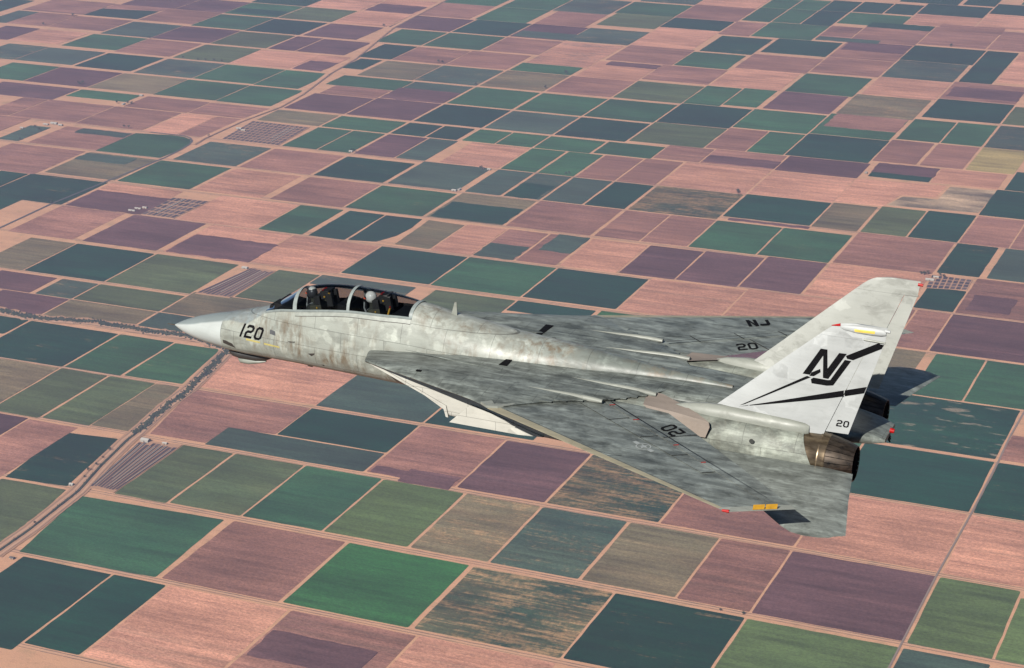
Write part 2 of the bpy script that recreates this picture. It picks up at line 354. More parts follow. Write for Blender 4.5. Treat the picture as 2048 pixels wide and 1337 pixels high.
def field_mat(code):
    if code in FIELD_MATS:
        return FIELD_MATS[code]
    if code == 'X':
        base, sec, mot, st = (0.020, 0.056, 0.034), (0.09, 0.088, 0.046), 0.6, 0.35
    else:
        base, sec, mot, st = CODES[code[0]]
    kind = code[1:] if code != 'X' else 'x'
    t = NT('field_' + code, 0.95, spec=0.08)
    p = t.pos()
    oi = t.n.new('ShaderNodeObjectInfo').outputs['Random']
    off = t.math('MULTIPLY', oi, 900.0)
    cmb = t.n.new('ShaderNodeCombineXYZ')
    t.link(off, cmb.inputs[0]); t.link(off, cmb.inputs[1])
    add = t.n.new('ShaderNodeVectorMath'); add.operation = 'ADD'
    t.link(p, add.inputs[0]); t.link(cmb.outputs[0], add.inputs[1])
    q = add.outputs[0]
    b4 = tuple(base) + (1,)
    s4 = tuple(sec) + (1,)
    big = t.noise(t.mapping(q, (0.0035, 0.008, 1)), 1.0, 3.0)
    rows = t.noise(t.mapping(q, (0.0012, 0.11, 1)), 1.0, 3.0, 0.6)
    fine = t.noise(t.mapping(q, (0.13, 0.22, 1)), 1.0, 3.0, 0.8)
    c = t.mix(t.math('MULTIPLY', t.ramp(big, 0.35, 0.65), mot if kind == '' else 1.0), b4, s4)
    dk = tuple(x * 0.74 for x in base) + (1,)
    c = t.mix(t.math('MULTIPLY', t.ramp(rows, 0.40, 0.68), st), c, dk)
    if kind == 's':      # stubble and irrigation streaks running with the rows
        r2 = t.noise(t.mapping(q, (0.0012, 0.034, 1)), 1.0, 4.0, 0.6)
        lt = tuple(min(1, x * 1.45) for x in base) + (1,)
        d2 = tuple(x * f for x, f in zip(base, (0.62, 0.70, 0.72))) + (1,)
        c = t.mix(t.ramp(r2, 0.52, 0.70, 0, 0.75), c, d2)
        c = t.mix(t.ramp(r2, 0.44, 0.30, 0, 0.45), c, lt)
    if kind == 'x':      # patchy stand: soil showing through the crop
        m1 = t.noise(t.mapping(q, (0.0060, 0.015, 1)), 1.0, 4.0, 0.6, 0.5)
        m2 = t.noise(t.mapping(q, (0.009, 0.110, 1)), 1.0, 4.0, 0.7)
        m3 = t.noise(t.mapping(q, (0.085, 0.050, 1)), 1.0, 4.0, 0.7)
        s = t.math('ADD', t.math('MULTIPLY', m1, 0.8), t.math('ADD', t.math('MULTIPLY', m2, 1.10), t.math('MULTIPLY', m3, 0.50)))
        bare = (0.40, 0.235, 0.115, 1) if code[0] not in 'P' else (0.08, 0.10, 0.09, 1)
        lo = {'X': 1.13, 'G': 1.40, 'T': 1.38, 'S': 1.30, 'B': 1.24, 'P': 1.22}.get(code[0], 1.2)
        c = t.mix(t.ramp(s, lo, lo + 0.26, 0, 0.75), c, bare)
    if kind == 'w':      # thin bare spots
        m1 = t.noise(t.mapping(q, (0.012, 0.035, 1)), 1.0, 3.0, 0.5)
        c = t.mix(t.ramp(m1, 0.60, 0.68, 0, 0.7), c, (0.24, 0.19, 0.13, 1))
    grad = t.noise(t.mapping(q, (0.0022, 0.0055, 1), loc=(31, 17, 0)), 1.0, 3.0)
    c = t.mix(1.0, c, t.ramp(grad, 0.30, 0.70, 0.74, 1.24), 'MULTIPLY')
    med = t.noise(t.mapping(q, (0.0035, 0.050, 1)), 1.0, 5.0, 0.7)
    c = t.mix(1.0, c, t.ramp(med, 0.28, 0.72, 0.66, 1.34), 'MULTIPLY')
    c = t.mix(1.0, c, t.ramp(fine, 0.25, 0.75, 0.50, 1.50), 'MULTIPLY')
    # every field has its own season: a little brighter or darker than the next
    c = t.mix(1.0, c, t.math('ADD', t.math('MULTIPLY', oi, 0.30), 0.86), 'MULTIPLY')
    FIELD_MATS[code] = t.color(c)
    return FIELD_MATS[code]

# ------------------------------------------------------------------ ground sheet
SOIL = soil_material()
bm_v, bm_f = [], []
NX, NY = 24, 24
X0, X1, Y0, Y1 = -42000, 42000, -12000, 72000
for j in range(NY + 1):
    for i in range(NX + 1):
        bm_v.append((X0 + (X1 - X0) * i / NX, Y0 + (Y1 - Y0) * j / NY, 0.0))
for j in range(NY):
    for i in range(NX):
        a = j * (NX + 1) + i
        bm_f.append((a, a + 1, a + NX + 2, a + NX + 1))
ground = link_mesh('ground', bm_v, bm_f, SOIL, recalc=False)
ground['kind'] = 'structure'

def slab(poly, z):
    n = len(poly)
    cx = sum(p[0] for p in poly) / n; cy = sum(p[1] for p in poly) / n
    v = [(x, y, z) for x, y in poly] + [(x, y, -0.3) for x, y in poly]
    f = [tuple(range(n))] + [(i, n + i, n + (i + 1) % n, (i + 1) % n) for i in range(n)]
    return v, f

def rough_edge(poly, amp, step, seed):
    """field edges as ploughed: slightly uneven, corners cut by the turning tractor"""
    rnd = random.Random(seed)
    out = []
    n = len(poly)
    for i in range(n):
        p, c, q = Vector(poly[i - 1]), Vector(poly[i]), Vector(poly[(i + 1) % n])
        r = min(3.0 + 4 * rnd.random(), (p - c).length * 0.2, (q - c).length * 0.2)
        a = c + (p - c).normalized() * r
        b = c + (q - c).normalized() * r
        out.append(a); out.append(c + ((a - c) + (b - c)) * 0.28); out.append(b)
        L = (q - c).length
        k = int(L / step)
        for s in range(1, k):
            w = r / L + (1 - 2 * r / L) * s / k
            nrm = Vector((-(q - c).y, (q - c).x)).normalized()
            out.append(c.lerp(q, w) + nrm * rnd.uniform(-amp, amp))
    return [(v.x, v.y) for v in out]

def field_poly(d):
    if isinstance(d[0], tuple):
        return d
    x0, y0, x1, y1 = d
    return [(x0, y0), (x1, y0), (x1, y1), (x0, y1)]

stuff_v, stuff_f, stuff_i, stuff_m = [], [], [], []
def add_stuff(poly, z, code):
    mt = field_mat(code)
    if mt not in stuff_m:
        stuff_m.append(mt)
    v, f = slab(poly, z)
    b = len(stuff_v)
    stuff_v.extend(v)
    for q in f:
        stuff_f.append(tuple(b + k for k in q)); stuff_i.append(stuff_m.index(mt))

VAR = {'P': ('Ps', .35), 'M': ('Ms', .45), 'S': ('Sx', .45), 'B': ('Bs', .5), 'T': ('Tx', .22), 'O': ('Os', .3), 'V': ('Vs', .35), 'G': ('Gx', .12)}
vr = random.Random(5)
for k, (code, d) in enumerate(FIELDS):
    if code in VAR and vr.random() < VAR[code][1]:
        code = VAR[code][0]
    poly = field_poly(d)
    z = 0.30 + 0.004 * k
    if k < 300:
        rp = rough_edge(poly, 1.3, 55.0, k)
        v, f = slab(rp, z)
        link_mesh('field', v, f, field_mat(code), ground, recalc=False)
    else:
        add_stuff(poly, z, code)
for k, (code, d) in enumerate(STRIPS):
    x0, y0, x1, y1 = d
    rp = rough_edge([(x0, y0), (x1, y0), (x1, y1), (x0, y1)], 5.0, 30.0, 900 + k)
    v, f = slab(rp, 1.6 + 0.006 * k)
    link_mesh('crop_strip', v, f, field_mat(code), ground, recalc=False)

# fields beyond the frame and under the aircraft carry on the same half-mile lattice
boxes = []
for code, d in FIELDS:
    p = field_poly(d)
    boxes.append((min(a for a, b in p), min(b for a, b in p), max(a for a, b in p), max(b for a, b in p)))
PITCH = 395.0
rnd = random.Random(11)
for iu in range(-44, 40):
    for iv in range(4, 62):
        u0 = -915 + iu * PITCH; v0 = 1325 + iv * PITCH
        if v0 < 1500 or v0 > 25000 or abs(u0 + 0.45 * v0) > 3500 + 0.75 * v0:
            continue
        q = (u0 + 14, v0 + 14, u0 + PITCH - 14, v0 + PITCH - 14)
        if any(min(q[2], b[2]) - max(q[0], b[0]) > 6 and min(q[3], b[3]) - max(q[1], b[1]) > 6 for b in boxes):
            continue
        code = rnd.choice('P P M M M V V B B O O G G G T T S E Ms Gx Tx Bs'.split())
        if rnd.random() < 0.3:
            mid = (q[0] + q[2]) / 2
            add_stuff([(q[0], q[1]), (mid - 5, q[1]), (mid - 5, q[3]), (q[0], q[3])], 0.4, code)
            q = (mid + 5, q[1], q[2], q[3])
            code = rnd.choice('P M V O G T S'.split())
        add_stuff([(q[0], q[1]), (q[2], q[1]), (q[2], q[3]), (q[0], q[3])], 0.4, code)
o = link_mesh('outlying_fields', stuff_v, stuff_f, stuff_m, ground, idx=stuff_i, recalc=False)
o['kind'] = 'stuff'

# ------------------------------------------------------------------ roads, tracks, canal, creek
ASPH = plain('asphalt', (0.105, 0.095, 0.095), 0.9)
TRACK = plain('wheel_track', (0.60, 0.36, 0.235), 0.95)
DITCH = plain('ditch', (0.19, 0.125, 0.095), 0.95)

def ribbon(name, pts, half, z, mat, wob=0.0, seed=0, parent=None):
    rnd = random.Random(seed)
    P = [Vector((x, y, 0)) for x, y in pts]
    fine = []
    for a, b in zip(P, P[1:]):
        k = max(1, int((b - a).length / 18)) if wob else 1
        for s in range(k):
            fine.append(a.lerp(b, s / k))
    fine.append(P[-1])
    v, f = [], []
    for i, p in enumerate(fine):
        d = (fine[min(i + 1, len(fine) - 1)] - fine[max(i - 1, 0)]).normalized()
        nrm = Vector((-d.y, d.x, 0))
        w1 = half * (1 + (rnd.uniform(-wob, wob) if wob else 0))
        w2 = half * (1 + (rnd.uniform(-wob, wob) if wob else 0))
        v += [p + nrm * w1 + Vector((0, 0, z)), p - nrm * w2 + Vector((0, 0, z))]
        if i:
            b = 2 * i
            f.append((b - 2, b - 1, b + 1, b))
    return link_mesh(name, v, f, mat, parent, recalc=False)

for nm, (pts, w, kind) in ROADS.items():
    r = ribbon({'asphalt': 'asphalt_road', 'pale': 'farm_road'}.get(kind, 'gravel_road'), pts, w, 2.1 if kind == 'asphalt' else 2.0,
               {'asphalt': ASPH, 'pale': plain('worn_road', (0.27, 0.20, 0.165), 0.9)}.get(kind, SOIL))
    r['kind'] = 'structure'
r = ribbon('drainage_ditch', [(x + 20, y) for x, y in ROADS['diagonal_road'][0]], 2.5, 2.05, DITCH, 0.3, 4)
r['kind'] = 'structure'
# wheel tracks and ditches along the section roads, so the pale road strips are not flat bands
rows = sorted(set(round(b[1] / 10) for b in boxes))
hl = {}
for b in boxes:
    key = round(b[1] / 60)
    hl.setdefault(key, []).append(b)
n = 0
for key, bs in sorted(hl.items()):
    bs.sort()
    y = sum(b[1] for b in bs) / len(bs)
    if y > 8200 or len(bs) < 3:
        continue
    x0, x1 = bs[0][0] - 400, bs[-1][2] + 400
    for off, hw, mt in ((-9, 1.5, DITCH), (-15, 1.4, TRACK), (-21, 1.2, DITCH)):
        q = ribbon('field_track', [(x0, y + off), ((x0 + x1) / 2, y + off + 2), (x1, y + off)], hw, 0.30, mt, 0.5, key, ground)
        n += 1

WATER = NT('canal_water', 0.12, spec=0.5)
WATER.color((0.02, 0.03, 0.03, 1)); WATER = WATER.mat
SCRUB = NT('scrub_leaves', 0.9, spec=0.1)
_p = SCRUB.pos()
SCRUB.color(SCRUB.mix(SCRUB.ramp(SCRUB.noise(SCRUB.mapping(_p, (0.06, 0.06, 0.1)), 1.0, 4.0), 0.35, 0.65), (0.020, 0.034, 0.028, 1), (0.060, 0.070, 0.045, 1)))
SCRUB = SCRUB.mat
BANK = plain('canal_bank', (0.47, 0.255, 0.15), 0.95)

def shift(pts, dx, dy):
    return [(x + dx, y + dy) for x, y in pts]
def clump_band(name, pts, half_fn, count, seed):
    """low scrub: many little faceted bushes along a line, one mass"""
    rnd = random.Random(seed)
    P = [Vector((x, y, 0)) for x, y in pts]
    L = [(b - a).length for a, b in zip(P, P[1:])]
    tot = sum(L)
    v, f = [], []
    for _ in range(count):
        s = rnd.random() * tot; k = 0
        while s > L[k] and k < len(L) - 1:
            s -= L[k]; k += 1
        a, b = P[k], P[k + 1]
        p = a.lerp(b, min(1, s / L[k]))
        d = (b - a).normalized(); nrm = Vector((-d.y, d.x, 0))
        h = half_fn(k + s / L[k])
        w = noise.noise(Vector((p.x * 0.012, p.y * 0.012, seed)))
        p += nrm * (rnd.gauss(0, 0.5) * h + w * h * 0.8)
        r = rnd.uniform(1.5, 4.2) * min(1, .45 + h / 25)
        base = len(v)
        ring = []
        for q in range(6):
            an = q * math.pi / 3 + rnd.random()
            ring.append(p + Vector((math.cos(an) * r * rnd.uniform(.7, 1.3), math.sin(an) * r * rnd.uniform(.7, 1.3), 1.9)))
        ring2 = [Vector((p.x, p.y, 1.9)).lerp(c, rnd.uniform(.5, .8)) + Vector((0, 0, r * rnd.uniform(.6, 1.1))) for c in ring]
        v += ring + ring2 + [p + Vector((0, 0, 1.9 + r * rnd.uniform(1.1, 1.5)))]
        for q in range(6):
            q2 = (q + 1) % 6
            f.append((base + q, base + q2, base + 6 + q2, base + 6 + q))
            f.append((base + 6 + q, base + 6 + q2, base + 12))
    o = link_mesh(name, v, f, SCRUB, None, recalc=False)
    o['kind'] = 'stuff'
    return o

r = ribbon('canal_bank', CANAL, 30, 1.9, BANK, 0.05, 1); r['kind'] = 'structure'
for dx, mt, hw in ((-22, DITCH, 1.3), (-14, TRACK, 2.0), (15, TRACK, 2.0), (23, DITCH, 1.5)):
    r = ribbon('canal_track', shift(CANAL, dx, 0), hw, 1.96, mt, 0.5, int(dx + 60)); r['kind'] = 'structure'
r = ribbon('canal_water', CANAL, 5.0, 2.0, WATER, 0.15, 2); r['kind'] = 'structure'
tag(clump_band('canal_scrub', CANAL, lambda s: 3.5 if s < 5 else 15.0, 2000, 3), 'dark scrub growing along the slanting irrigation canal', 'scrub')
r = ribbon('creek_bank', CREEK, 30, 1.92, BANK, 0.3, 5); r['kind'] = 'structure'
tag(clump_band('creek_scrub', CREEK, lambda s: 17.0, 2200, 6), 'dark brush filling the winding creek ahead of the aircraft nose', 'brush')
r = ribbon('creek_track', shift(CREEK, 0, -24), 3.5, 2.0, TRACK, 0.3, 8); r['kind'] = 'structure'

# ------------------------------------------------------------------ feedlots
PEN = plain('trampled_pen', (0.12, 0.085, 0.085), 0.95)
PEND = plain('wet_manure', (0.050, 0.040, 0.050), 0.95)
TIN = plain('corrugated_shade_roof', (0.55, 0.52, 0.44), 0.5)
def feedlot(key, label, n, roofs, across=0):
    P = [Vector((x, y, 0)) for x, y in LOTS[key]]
    c = sum(P, Vector()) / 4
    root = empty('feedlot', c)
    tag(root, label, 'feedlot', 'feedlots among the fields')
    Q = [p - c for p in P]                       # near-left, far-left, far-right, near-right
    pt = lambda u, w: (Q[0].lerp(Q[3], u)).lerp(Q[1].lerp(Q[2], u), w)
    v, f = slab([(q.x, q.y) for q in (pt(0, 0), pt(1, 0), pt(1, 1), pt(0, 1))], 1.95)
    link_mesh('yard', v, f, BANK, root, recalc=False)
    rnd = random.Random(key)
    for i in range(n):
        u0, u1 = (i + 0.06) / n, (i + 0.80) / n
        segs = [(0.03, 0.97)] if not across else [((k + .10) / across, (k + .92) / across) for k in range(across)]
        for a, b in segs:
            a2, b2 = a + rnd.uniform(0, 0.03) / max(1, across), b - rnd.uniform(0, 0.05) / max(1, across)
            v, f = slab([(q.x, q.y) for q in (pt(u0, a2), pt(u1, a2), pt(u1, b2), pt(u0, b2))], 2.2)
            link_mesh('pen', v, f, PEND if rnd.random() < 0.7 else PEN, root, recalc=False)
        if roofs and rnd.random() < roofs:
            a2, b2 = 0.06 + rnd.uniform(0, .2), 0.94 - rnd.uniform(0, .15)
            e0, e1 = u0 + 0.66 * (u1 - u0), u0 + 0.84 * (u1 - u0)
            q = [pt(e0, a2), pt(e1, a2), pt(e1, b2), pt(e0, b2)]
            v = [p + Vector((0, 0, 5.6)) for p in q] + [p + Vector((0, 0, 5.9)) for p in q]
            em = [(v[4] + v[5]) / 2 + Vector((0, 0, .7)), (v[7] + v[6]) / 2 + Vector((0, 0, .7))]
            v += em
            link_mesh('shade_roof', v, [(0, 1, 2, 3), (4, 8, 9, 7), (5, 6, 9, 8), (0, 4, 7, 3), (1, 2, 6, 5), (0, 1, 5, 8, 4), (3, 7, 9, 6, 2)], TIN, root, recalc=False)
    return root
feedlot('A', 'feedlot of long dark pens and pale shade roofs right of the canal, lower left', 9, 0.75)
feedlot('B', 'narrow striped feedlot just above the aircraft nose', 8, 0.5)
feedlot('C', 'small square feedlot beside the pale sheds near the grey road', 7, 0.3, 5)
feedlot('D', 'largest feedlot, with a grid of dark pens, above the road bend', 13, 0.15, 9)
feedlot('E', 'feedlot with rows of pens behind the tip of the far fin', 7, 0.0, 4)

# ------------------------------------------------------------------ farm buildings
WALLW = plain('white_sheet_wall', (0.42, 0.38, 0.32), 0.7)
WALLT = plain('tan_wall', (0.42, 0.31, 0.22), 0.7)
ROOFW = plain('galvanised_roof', (0.46, 0.43, 0.38), 0.6)
ROOFD = plain('dark_roof', (0.10, 0.09, 0.09), 0.7)
DOORM = plain('barn_door', (0.12, 0.09, 0.08), 0.7)
def building(xy, L, W, Hh, wall, roof, label, cat='barn', rz=0.0, group='farm buildings'):
    root = empty('farm_building', (xy[0], xy[1], 1.9), None, rz)
    tag(root, label, cat, group)
    l, w = L / 2, W / 2
    v = [(-l, -w, 0), (l, -w, 0), (l, w, 0), (-l, w, 0), (-l, -w, Hh), (l, -w, Hh), (l, w, Hh), (-l, w, Hh), (-l, 0, Hh + W * .22), (l, 0, Hh + W * .22)]
    link_mesh('wall', v, [(0, 1, 5, 4), (1, 2, 6, 9, 5), (2, 3, 7, 6), (3, 0, 4, 8, 7)], wall, root, recalc=False)
    e = 0.5
    rv = [(-l - e, -w - e, Hh - .1), (l + e, -w - e, Hh - .1), (l + e, 0, Hh + W * .22 + .25), (-l - e, 0, Hh + W * .22 + .25), (l + e, w + e, Hh - .1), (-l - e, w + e, Hh - .1)]
    rv += [(x, y, z - .18) for x, y, z in rv]
    link_mesh('roof', rv, [(0, 1, 2, 3), (3, 2, 4, 5), (6, 9, 8, 7), (9, 11, 10, 8), (0, 6, 7, 1), (4, 10, 11, 5)], roof, root, recalc=False)
    dw = min(2.2, L * .15)
    link_mesh('door', [(-dw, -w - .06, 0), (dw, -w - .06, 0), (dw, -w - .06, Hh * .75), (-dw, -w - .06, Hh * .75)], [(0, 1, 2, 3)], DOORM, root, recalc=False)
    return root
BL = [
 (34, 20, 7, WALLW, ROOFW, 'large white barn at the head of the lower left feedlot'),
 (20, 10, 5, WALLT, ROOFW, 'pale roofed shed right of the large white barn by the feedlot'),
 (16, 11, 5, WALLW, ROOFW, 'white shed beside the canal crossing below the feedlot'),
 (16, 10, 4, WALLT, ROOFD, 'dark roofed house at the canal corner on the left edge'),
 (40, 9, 4, WALLW, ROOFW, 'long white shed nearest the grey road beside the square feedlot'),
 (36, 9, 4, WALLW, ROOFW, 'second long white shed beside the square feedlot'),
 (26, 12, 5, WALLT, ROOFW, 'tan shed touching the square feedlot'),
 (26, 12, 5, WALLW, ROOFW, 'left one of two white sheds at a crossing above the canopy'),
 (24, 11, 5, WALLW, ROOFW, 'right one of two white sheds at a crossing above the canopy'),
 (18, 12, 5, WALLW, ROOFD, 'dark roofed farmhouse at the corner of a pale pink field, upper centre'),
 (20, 10, 5, WALLW, ROOFW, 'white shed right of the dark roofed farmhouse, upper centre'),
 (24, 12, 5, WALLW, ROOFW, 'white farmhouse between two dark trees, upper left'),
 (22, 12, 5, WALLW, ROOFW, 'white shed at a field corner above the tree flanked farmhouse, upper left'),
 (34, 12, 5, WALLT, ROOFW, 'left one of three pale sheds on the bare farmyard, far left'),
 (44, 14, 6, WALLW, ROOFW, 'middle and largest of three pale sheds on the bare farmyard, far left'),
 (28, 12, 5, WALLW, ROOFW, 'right one of three pale sheds on the bare farmyard, far left'),
 (24, 12, 5, WALLT, ROOFW, 'pale shed at the far left edge below the bare farmyard'),
 (30, 14, 5, WALLW, ROOFW, 'pale shed at the head of the striped feedlot above the nose'),
 (40, 14, 5, WALLW, ROOFW, 'long white barn right of the far fin tip'),
 (26, 12, 5, WALLT, ROOFW, 'tan walled shed behind the long white barn by the far fin tip'),
 (20, 12, 5, WALLT, ROOFW, 'lone farmhouse on a looping drive, upper right'),
 (22, 12, 5, WALLW, ROOFW, 'white house among two trees left of centre at the top'),
 (34, 12, 5, WALLW, ROOFW, 'white shed at the upper corner of the largest feedlot'),
 (26, 12, 5, WALLT, ROOFW, 'tan shed at the left corner of the largest feedlot'),
]
for xy, b in zip(BUILD_XY, BL):
    building(xy, b[0] * .8, b[1] * .85, b[2], b[3], b[4], b[5], 'house' if 'house' in b[5] else ('barn' if 'barn' in b[5] else 'shed'), rz=random.choice((0, 0, math.pi / 2)) if b[0] < 26 else 0)

# ------------------------------------------------------------------ trees
BARK = plain('bark', (0.09, 0.065, 0.05), 0.9)
LEAF = NT('tree_leaves', 0.85, spec=0.15)
LEAF.color(LEAF.mix(LEAF.ramp(LEAF.noise(LEAF.objco(), 0.45, 3.0), 0.35, 0.65), (0.022, 0.036, 0.028, 1), (0.050, 0.072, 0.042, 1)))
LEAF = LEAF.mat
def tree_meshes(seed, hgt, rad):
    rnd = random.Random(seed)
    v, f = [], []
    def limb(a, b, r0, r1):
        s = len(v)
        d = (b - a).normalized(); u = d.orthogonal(); w = d.cross(u)
        for p, r in ((a, r0), (b, r1)):
            for k in range(6):
                an = k * math.pi / 3
                v.append(p + (u * math.cos(an) + w * math.sin(an)) * r)
        for k in range(6):
            f.append((s + k, s + (k + 1) % 6, s + 6 + (k + 1) % 6, s + 6 + k))
    top = Vector((0.2, 0.1, hgt * .62))
    limb(Vector((0, 0, -.5)), top, .42, .2)
    cents = []
    for k in range(7):
        an = k * 0.9 + rnd.random()
        e = Vector((math.cos(an) * rad * rnd.uniform(.35, .75), math.sin(an) * rad * rnd.uniform(.35, .75), hgt * rnd.uniform(.48, .86)))
        limb(Vector((0, 0, hgt * rnd.uniform(.25, .5))), e, .17, .05)
        cents.append((e, rad * rnd.uniform(.34, .55)))
    cents.append((Vector((0, 0, hgt * .8)), rad * .55))
    tm = bpy.data.meshes.new('trunk'); tm.from_pydata([tuple(q) for q in v], [], f); tm.materials.append(BARK)
    v2, f2 = [], []
    for c, r in cents:
        for _ in range(46):
            d = Vector((rnd.gauss(0, 1), rnd.gauss(0, 1), rnd.gauss(0, .8))).normalized() * r * rnd.uniform(.55, 1.1)
            p = c + d
            u = Vector((rnd.gauss(0, 1), rnd.gauss(0, 1), rnd.gauss(0, 1))).normalized(); w = u.orthogonal().normalized()
            s = rnd.uniform(.35, .8)
            b = len(v2)
            v2 += [p + u * s, p + w * s * .7, p - u * s, p - w * s * .7]
            f2.append((b, b + 1, b + 2, b + 3))
    cm = bpy.data.meshes.new('crown'); cm.from_pydata([tuple(q) for q in v2], [], f2); cm.materials.append(LEAF)
    return tm, cm
TV = [tree_meshes(1, 11, 5.2), tree_meshes(2, 13, 5.8), tree_meshes(3, 9, 4.8)]
TL = {
 'a': ('dark tree in the clump by a farmstead in a violet field, upper left', 1.5),
 'b': ('dark tree beside the white farmhouse between two trees, upper left', 1.5),
 'c': ('lone dark tree at a field corner on the far left edge', 1.4),
 'd': ('dark tree on the grey plot below the bare farmyard, far left', 1.3),
 'e': ('dark tree standing along the road left of the road bend', 1.2),
 'f': ('lone tree where the grey road meets a field corner, left', 1.5),
 'g': ('lone tree inside the bend where two roads join, upper left', 1.3),
 'h': ('tree edging a grey green field, upper left', 1.2),
 'i': ('small lone tree in a pink field near the top left corner', 1.5),
 'j': ('lone tree at the crossing below a slate field, top left', 1.5),
 'k': ('tree of the pair above a violet field, top left of centre', 1.4),
 'l': ('lone tall tree beside the diagonal road at the top', 1.7),
 'm': ('lone tree at the crossing above the long green fields, top centre', 1.5),
 'n': ('tree of the pair below a red brown field, top centre', 1.4),
 'o': ('lone tree at the near corner of a streaky field, top centre', 1.5),
 'p': ('lone tree at the end of a green strip, top centre', 1.5),
 'q': ('lone tree at the corner of a dark teal field, top right', 1.8),
 'r': ('tree of the pair beside a mottled field, right of centre', 1.5),
 's': ('tree of the clump left of the long white barn by the far fin tip', 1.2),
 't': ('tree beside the white house left of centre at the top', 1.3),
 'u': ('tree beside the dark roofed farmhouse, upper centre', 1.3),
 'v': ('tree of the pair at the bottom of a green field, upper centre', 1.2),
 'w': ('bushy tree in the canal row left of the feedlot', 0.9),
 'x': ('low bushy tree on the canal bank near the left edge', 0.8),
 'y': ('small dark tree beside the road along the bottom right teal field', 0.8),
 'z': ('tree above the pens behind the far fin tip', 1.1),
}
tn = 0
for key, pts in TREES.items():
    lab0, sc = TL[key]
    order = {1: ('',), 2: ('left ', 'right '), 3: ('leftmost ', 'middle ', 'rightmost ')}.get(len(pts), ('first ', 'second ', 'third ', 'fourth ', 'fifth '))
    rank = sorted(range(len(pts)), key=lambda i: pts[i][0] * .917 + pts[i][1] * .398)
    for ti, (x, y) in enumerate(pts):
        od = order[rank.index(ti)]
        lab = lab0 if not od else (od + lab0 if len(pts) < 4 else od + lab0 + ', counted from the left')
        tm, cm = TV[tn % 3]; tn += 1
        root = empty('tree', (x, y, 1.8), None, tn * 1.3)
        s = sc * random.uniform(.85, 1.2)
        root.scale = (s, s, s)
        tag(root, lab, 'tree', 'trees at the farms and field corners')
        for nm, me in (('trunk', tm), ('crown', cm)):
            q = bpy.data.objects.new(nm, me); COL.objects.link(q); q.parent = root

# ------------------------------------------------------------------ haze: one closed box of even, thin air
hz = NT('haze_air')
hz.n.remove(hz.b)
pv = hz.n.new('ShaderNodeVolumePrincipled')
pv.inputs['Color'].default_value = (0.68, 0.70, 1.0, 1)
pv.inputs['Density'].default_value = 3.9e-5
pv.inputs['Anisotropy'].default_value = 0.2
hz.link(pv.outputs[0], hz.n['Material Output'].inputs['Volume'])
hv = [(x, y, z) for z in (-1.5, ALT + 12) for x, y in ((-42500, -12500), (42500, -12500), (42500, 72500), (-42500, 72500))]
haze = link_mesh('haze', hv, [(0, 1, 2, 3), (4, 5, 6, 7), (0, 1, 5, 4), (1, 2, 6, 5), (2, 3, 7, 6), (3, 0, 4, 7)], hz.mat)
haze['kind'] = 'stuff'

# ================================================================== the aircraft
# modelled in its own frame: x aft from the nose, y to port, z up (mirrored into Blender's frame by link_jet)
JET = empty('fighter_jet')
JM = Matrix(((0.99946692, -0.01975999, 0.02598869, -27.05947), (0.01934875, 0.99968507, 0.01598103, 40.16367),
             (-0.02629629, -0.01546966, 0.99953449, ALT - 17.14684), (0, 0, 0, 1)))
JET.matrix_world = JM
tag(JET, 'grey twin-tailed swing-wing fighter jet flying over the fields', 'fighter jet')

def J(name, verts, faces, mats, parent=None, smooth=True, idx=None, sharp=35):
    return link_mesh(name, [(x, -y, z) for x, y, z in verts], faces, mats, parent or JET, smooth, idx, True, sharp)

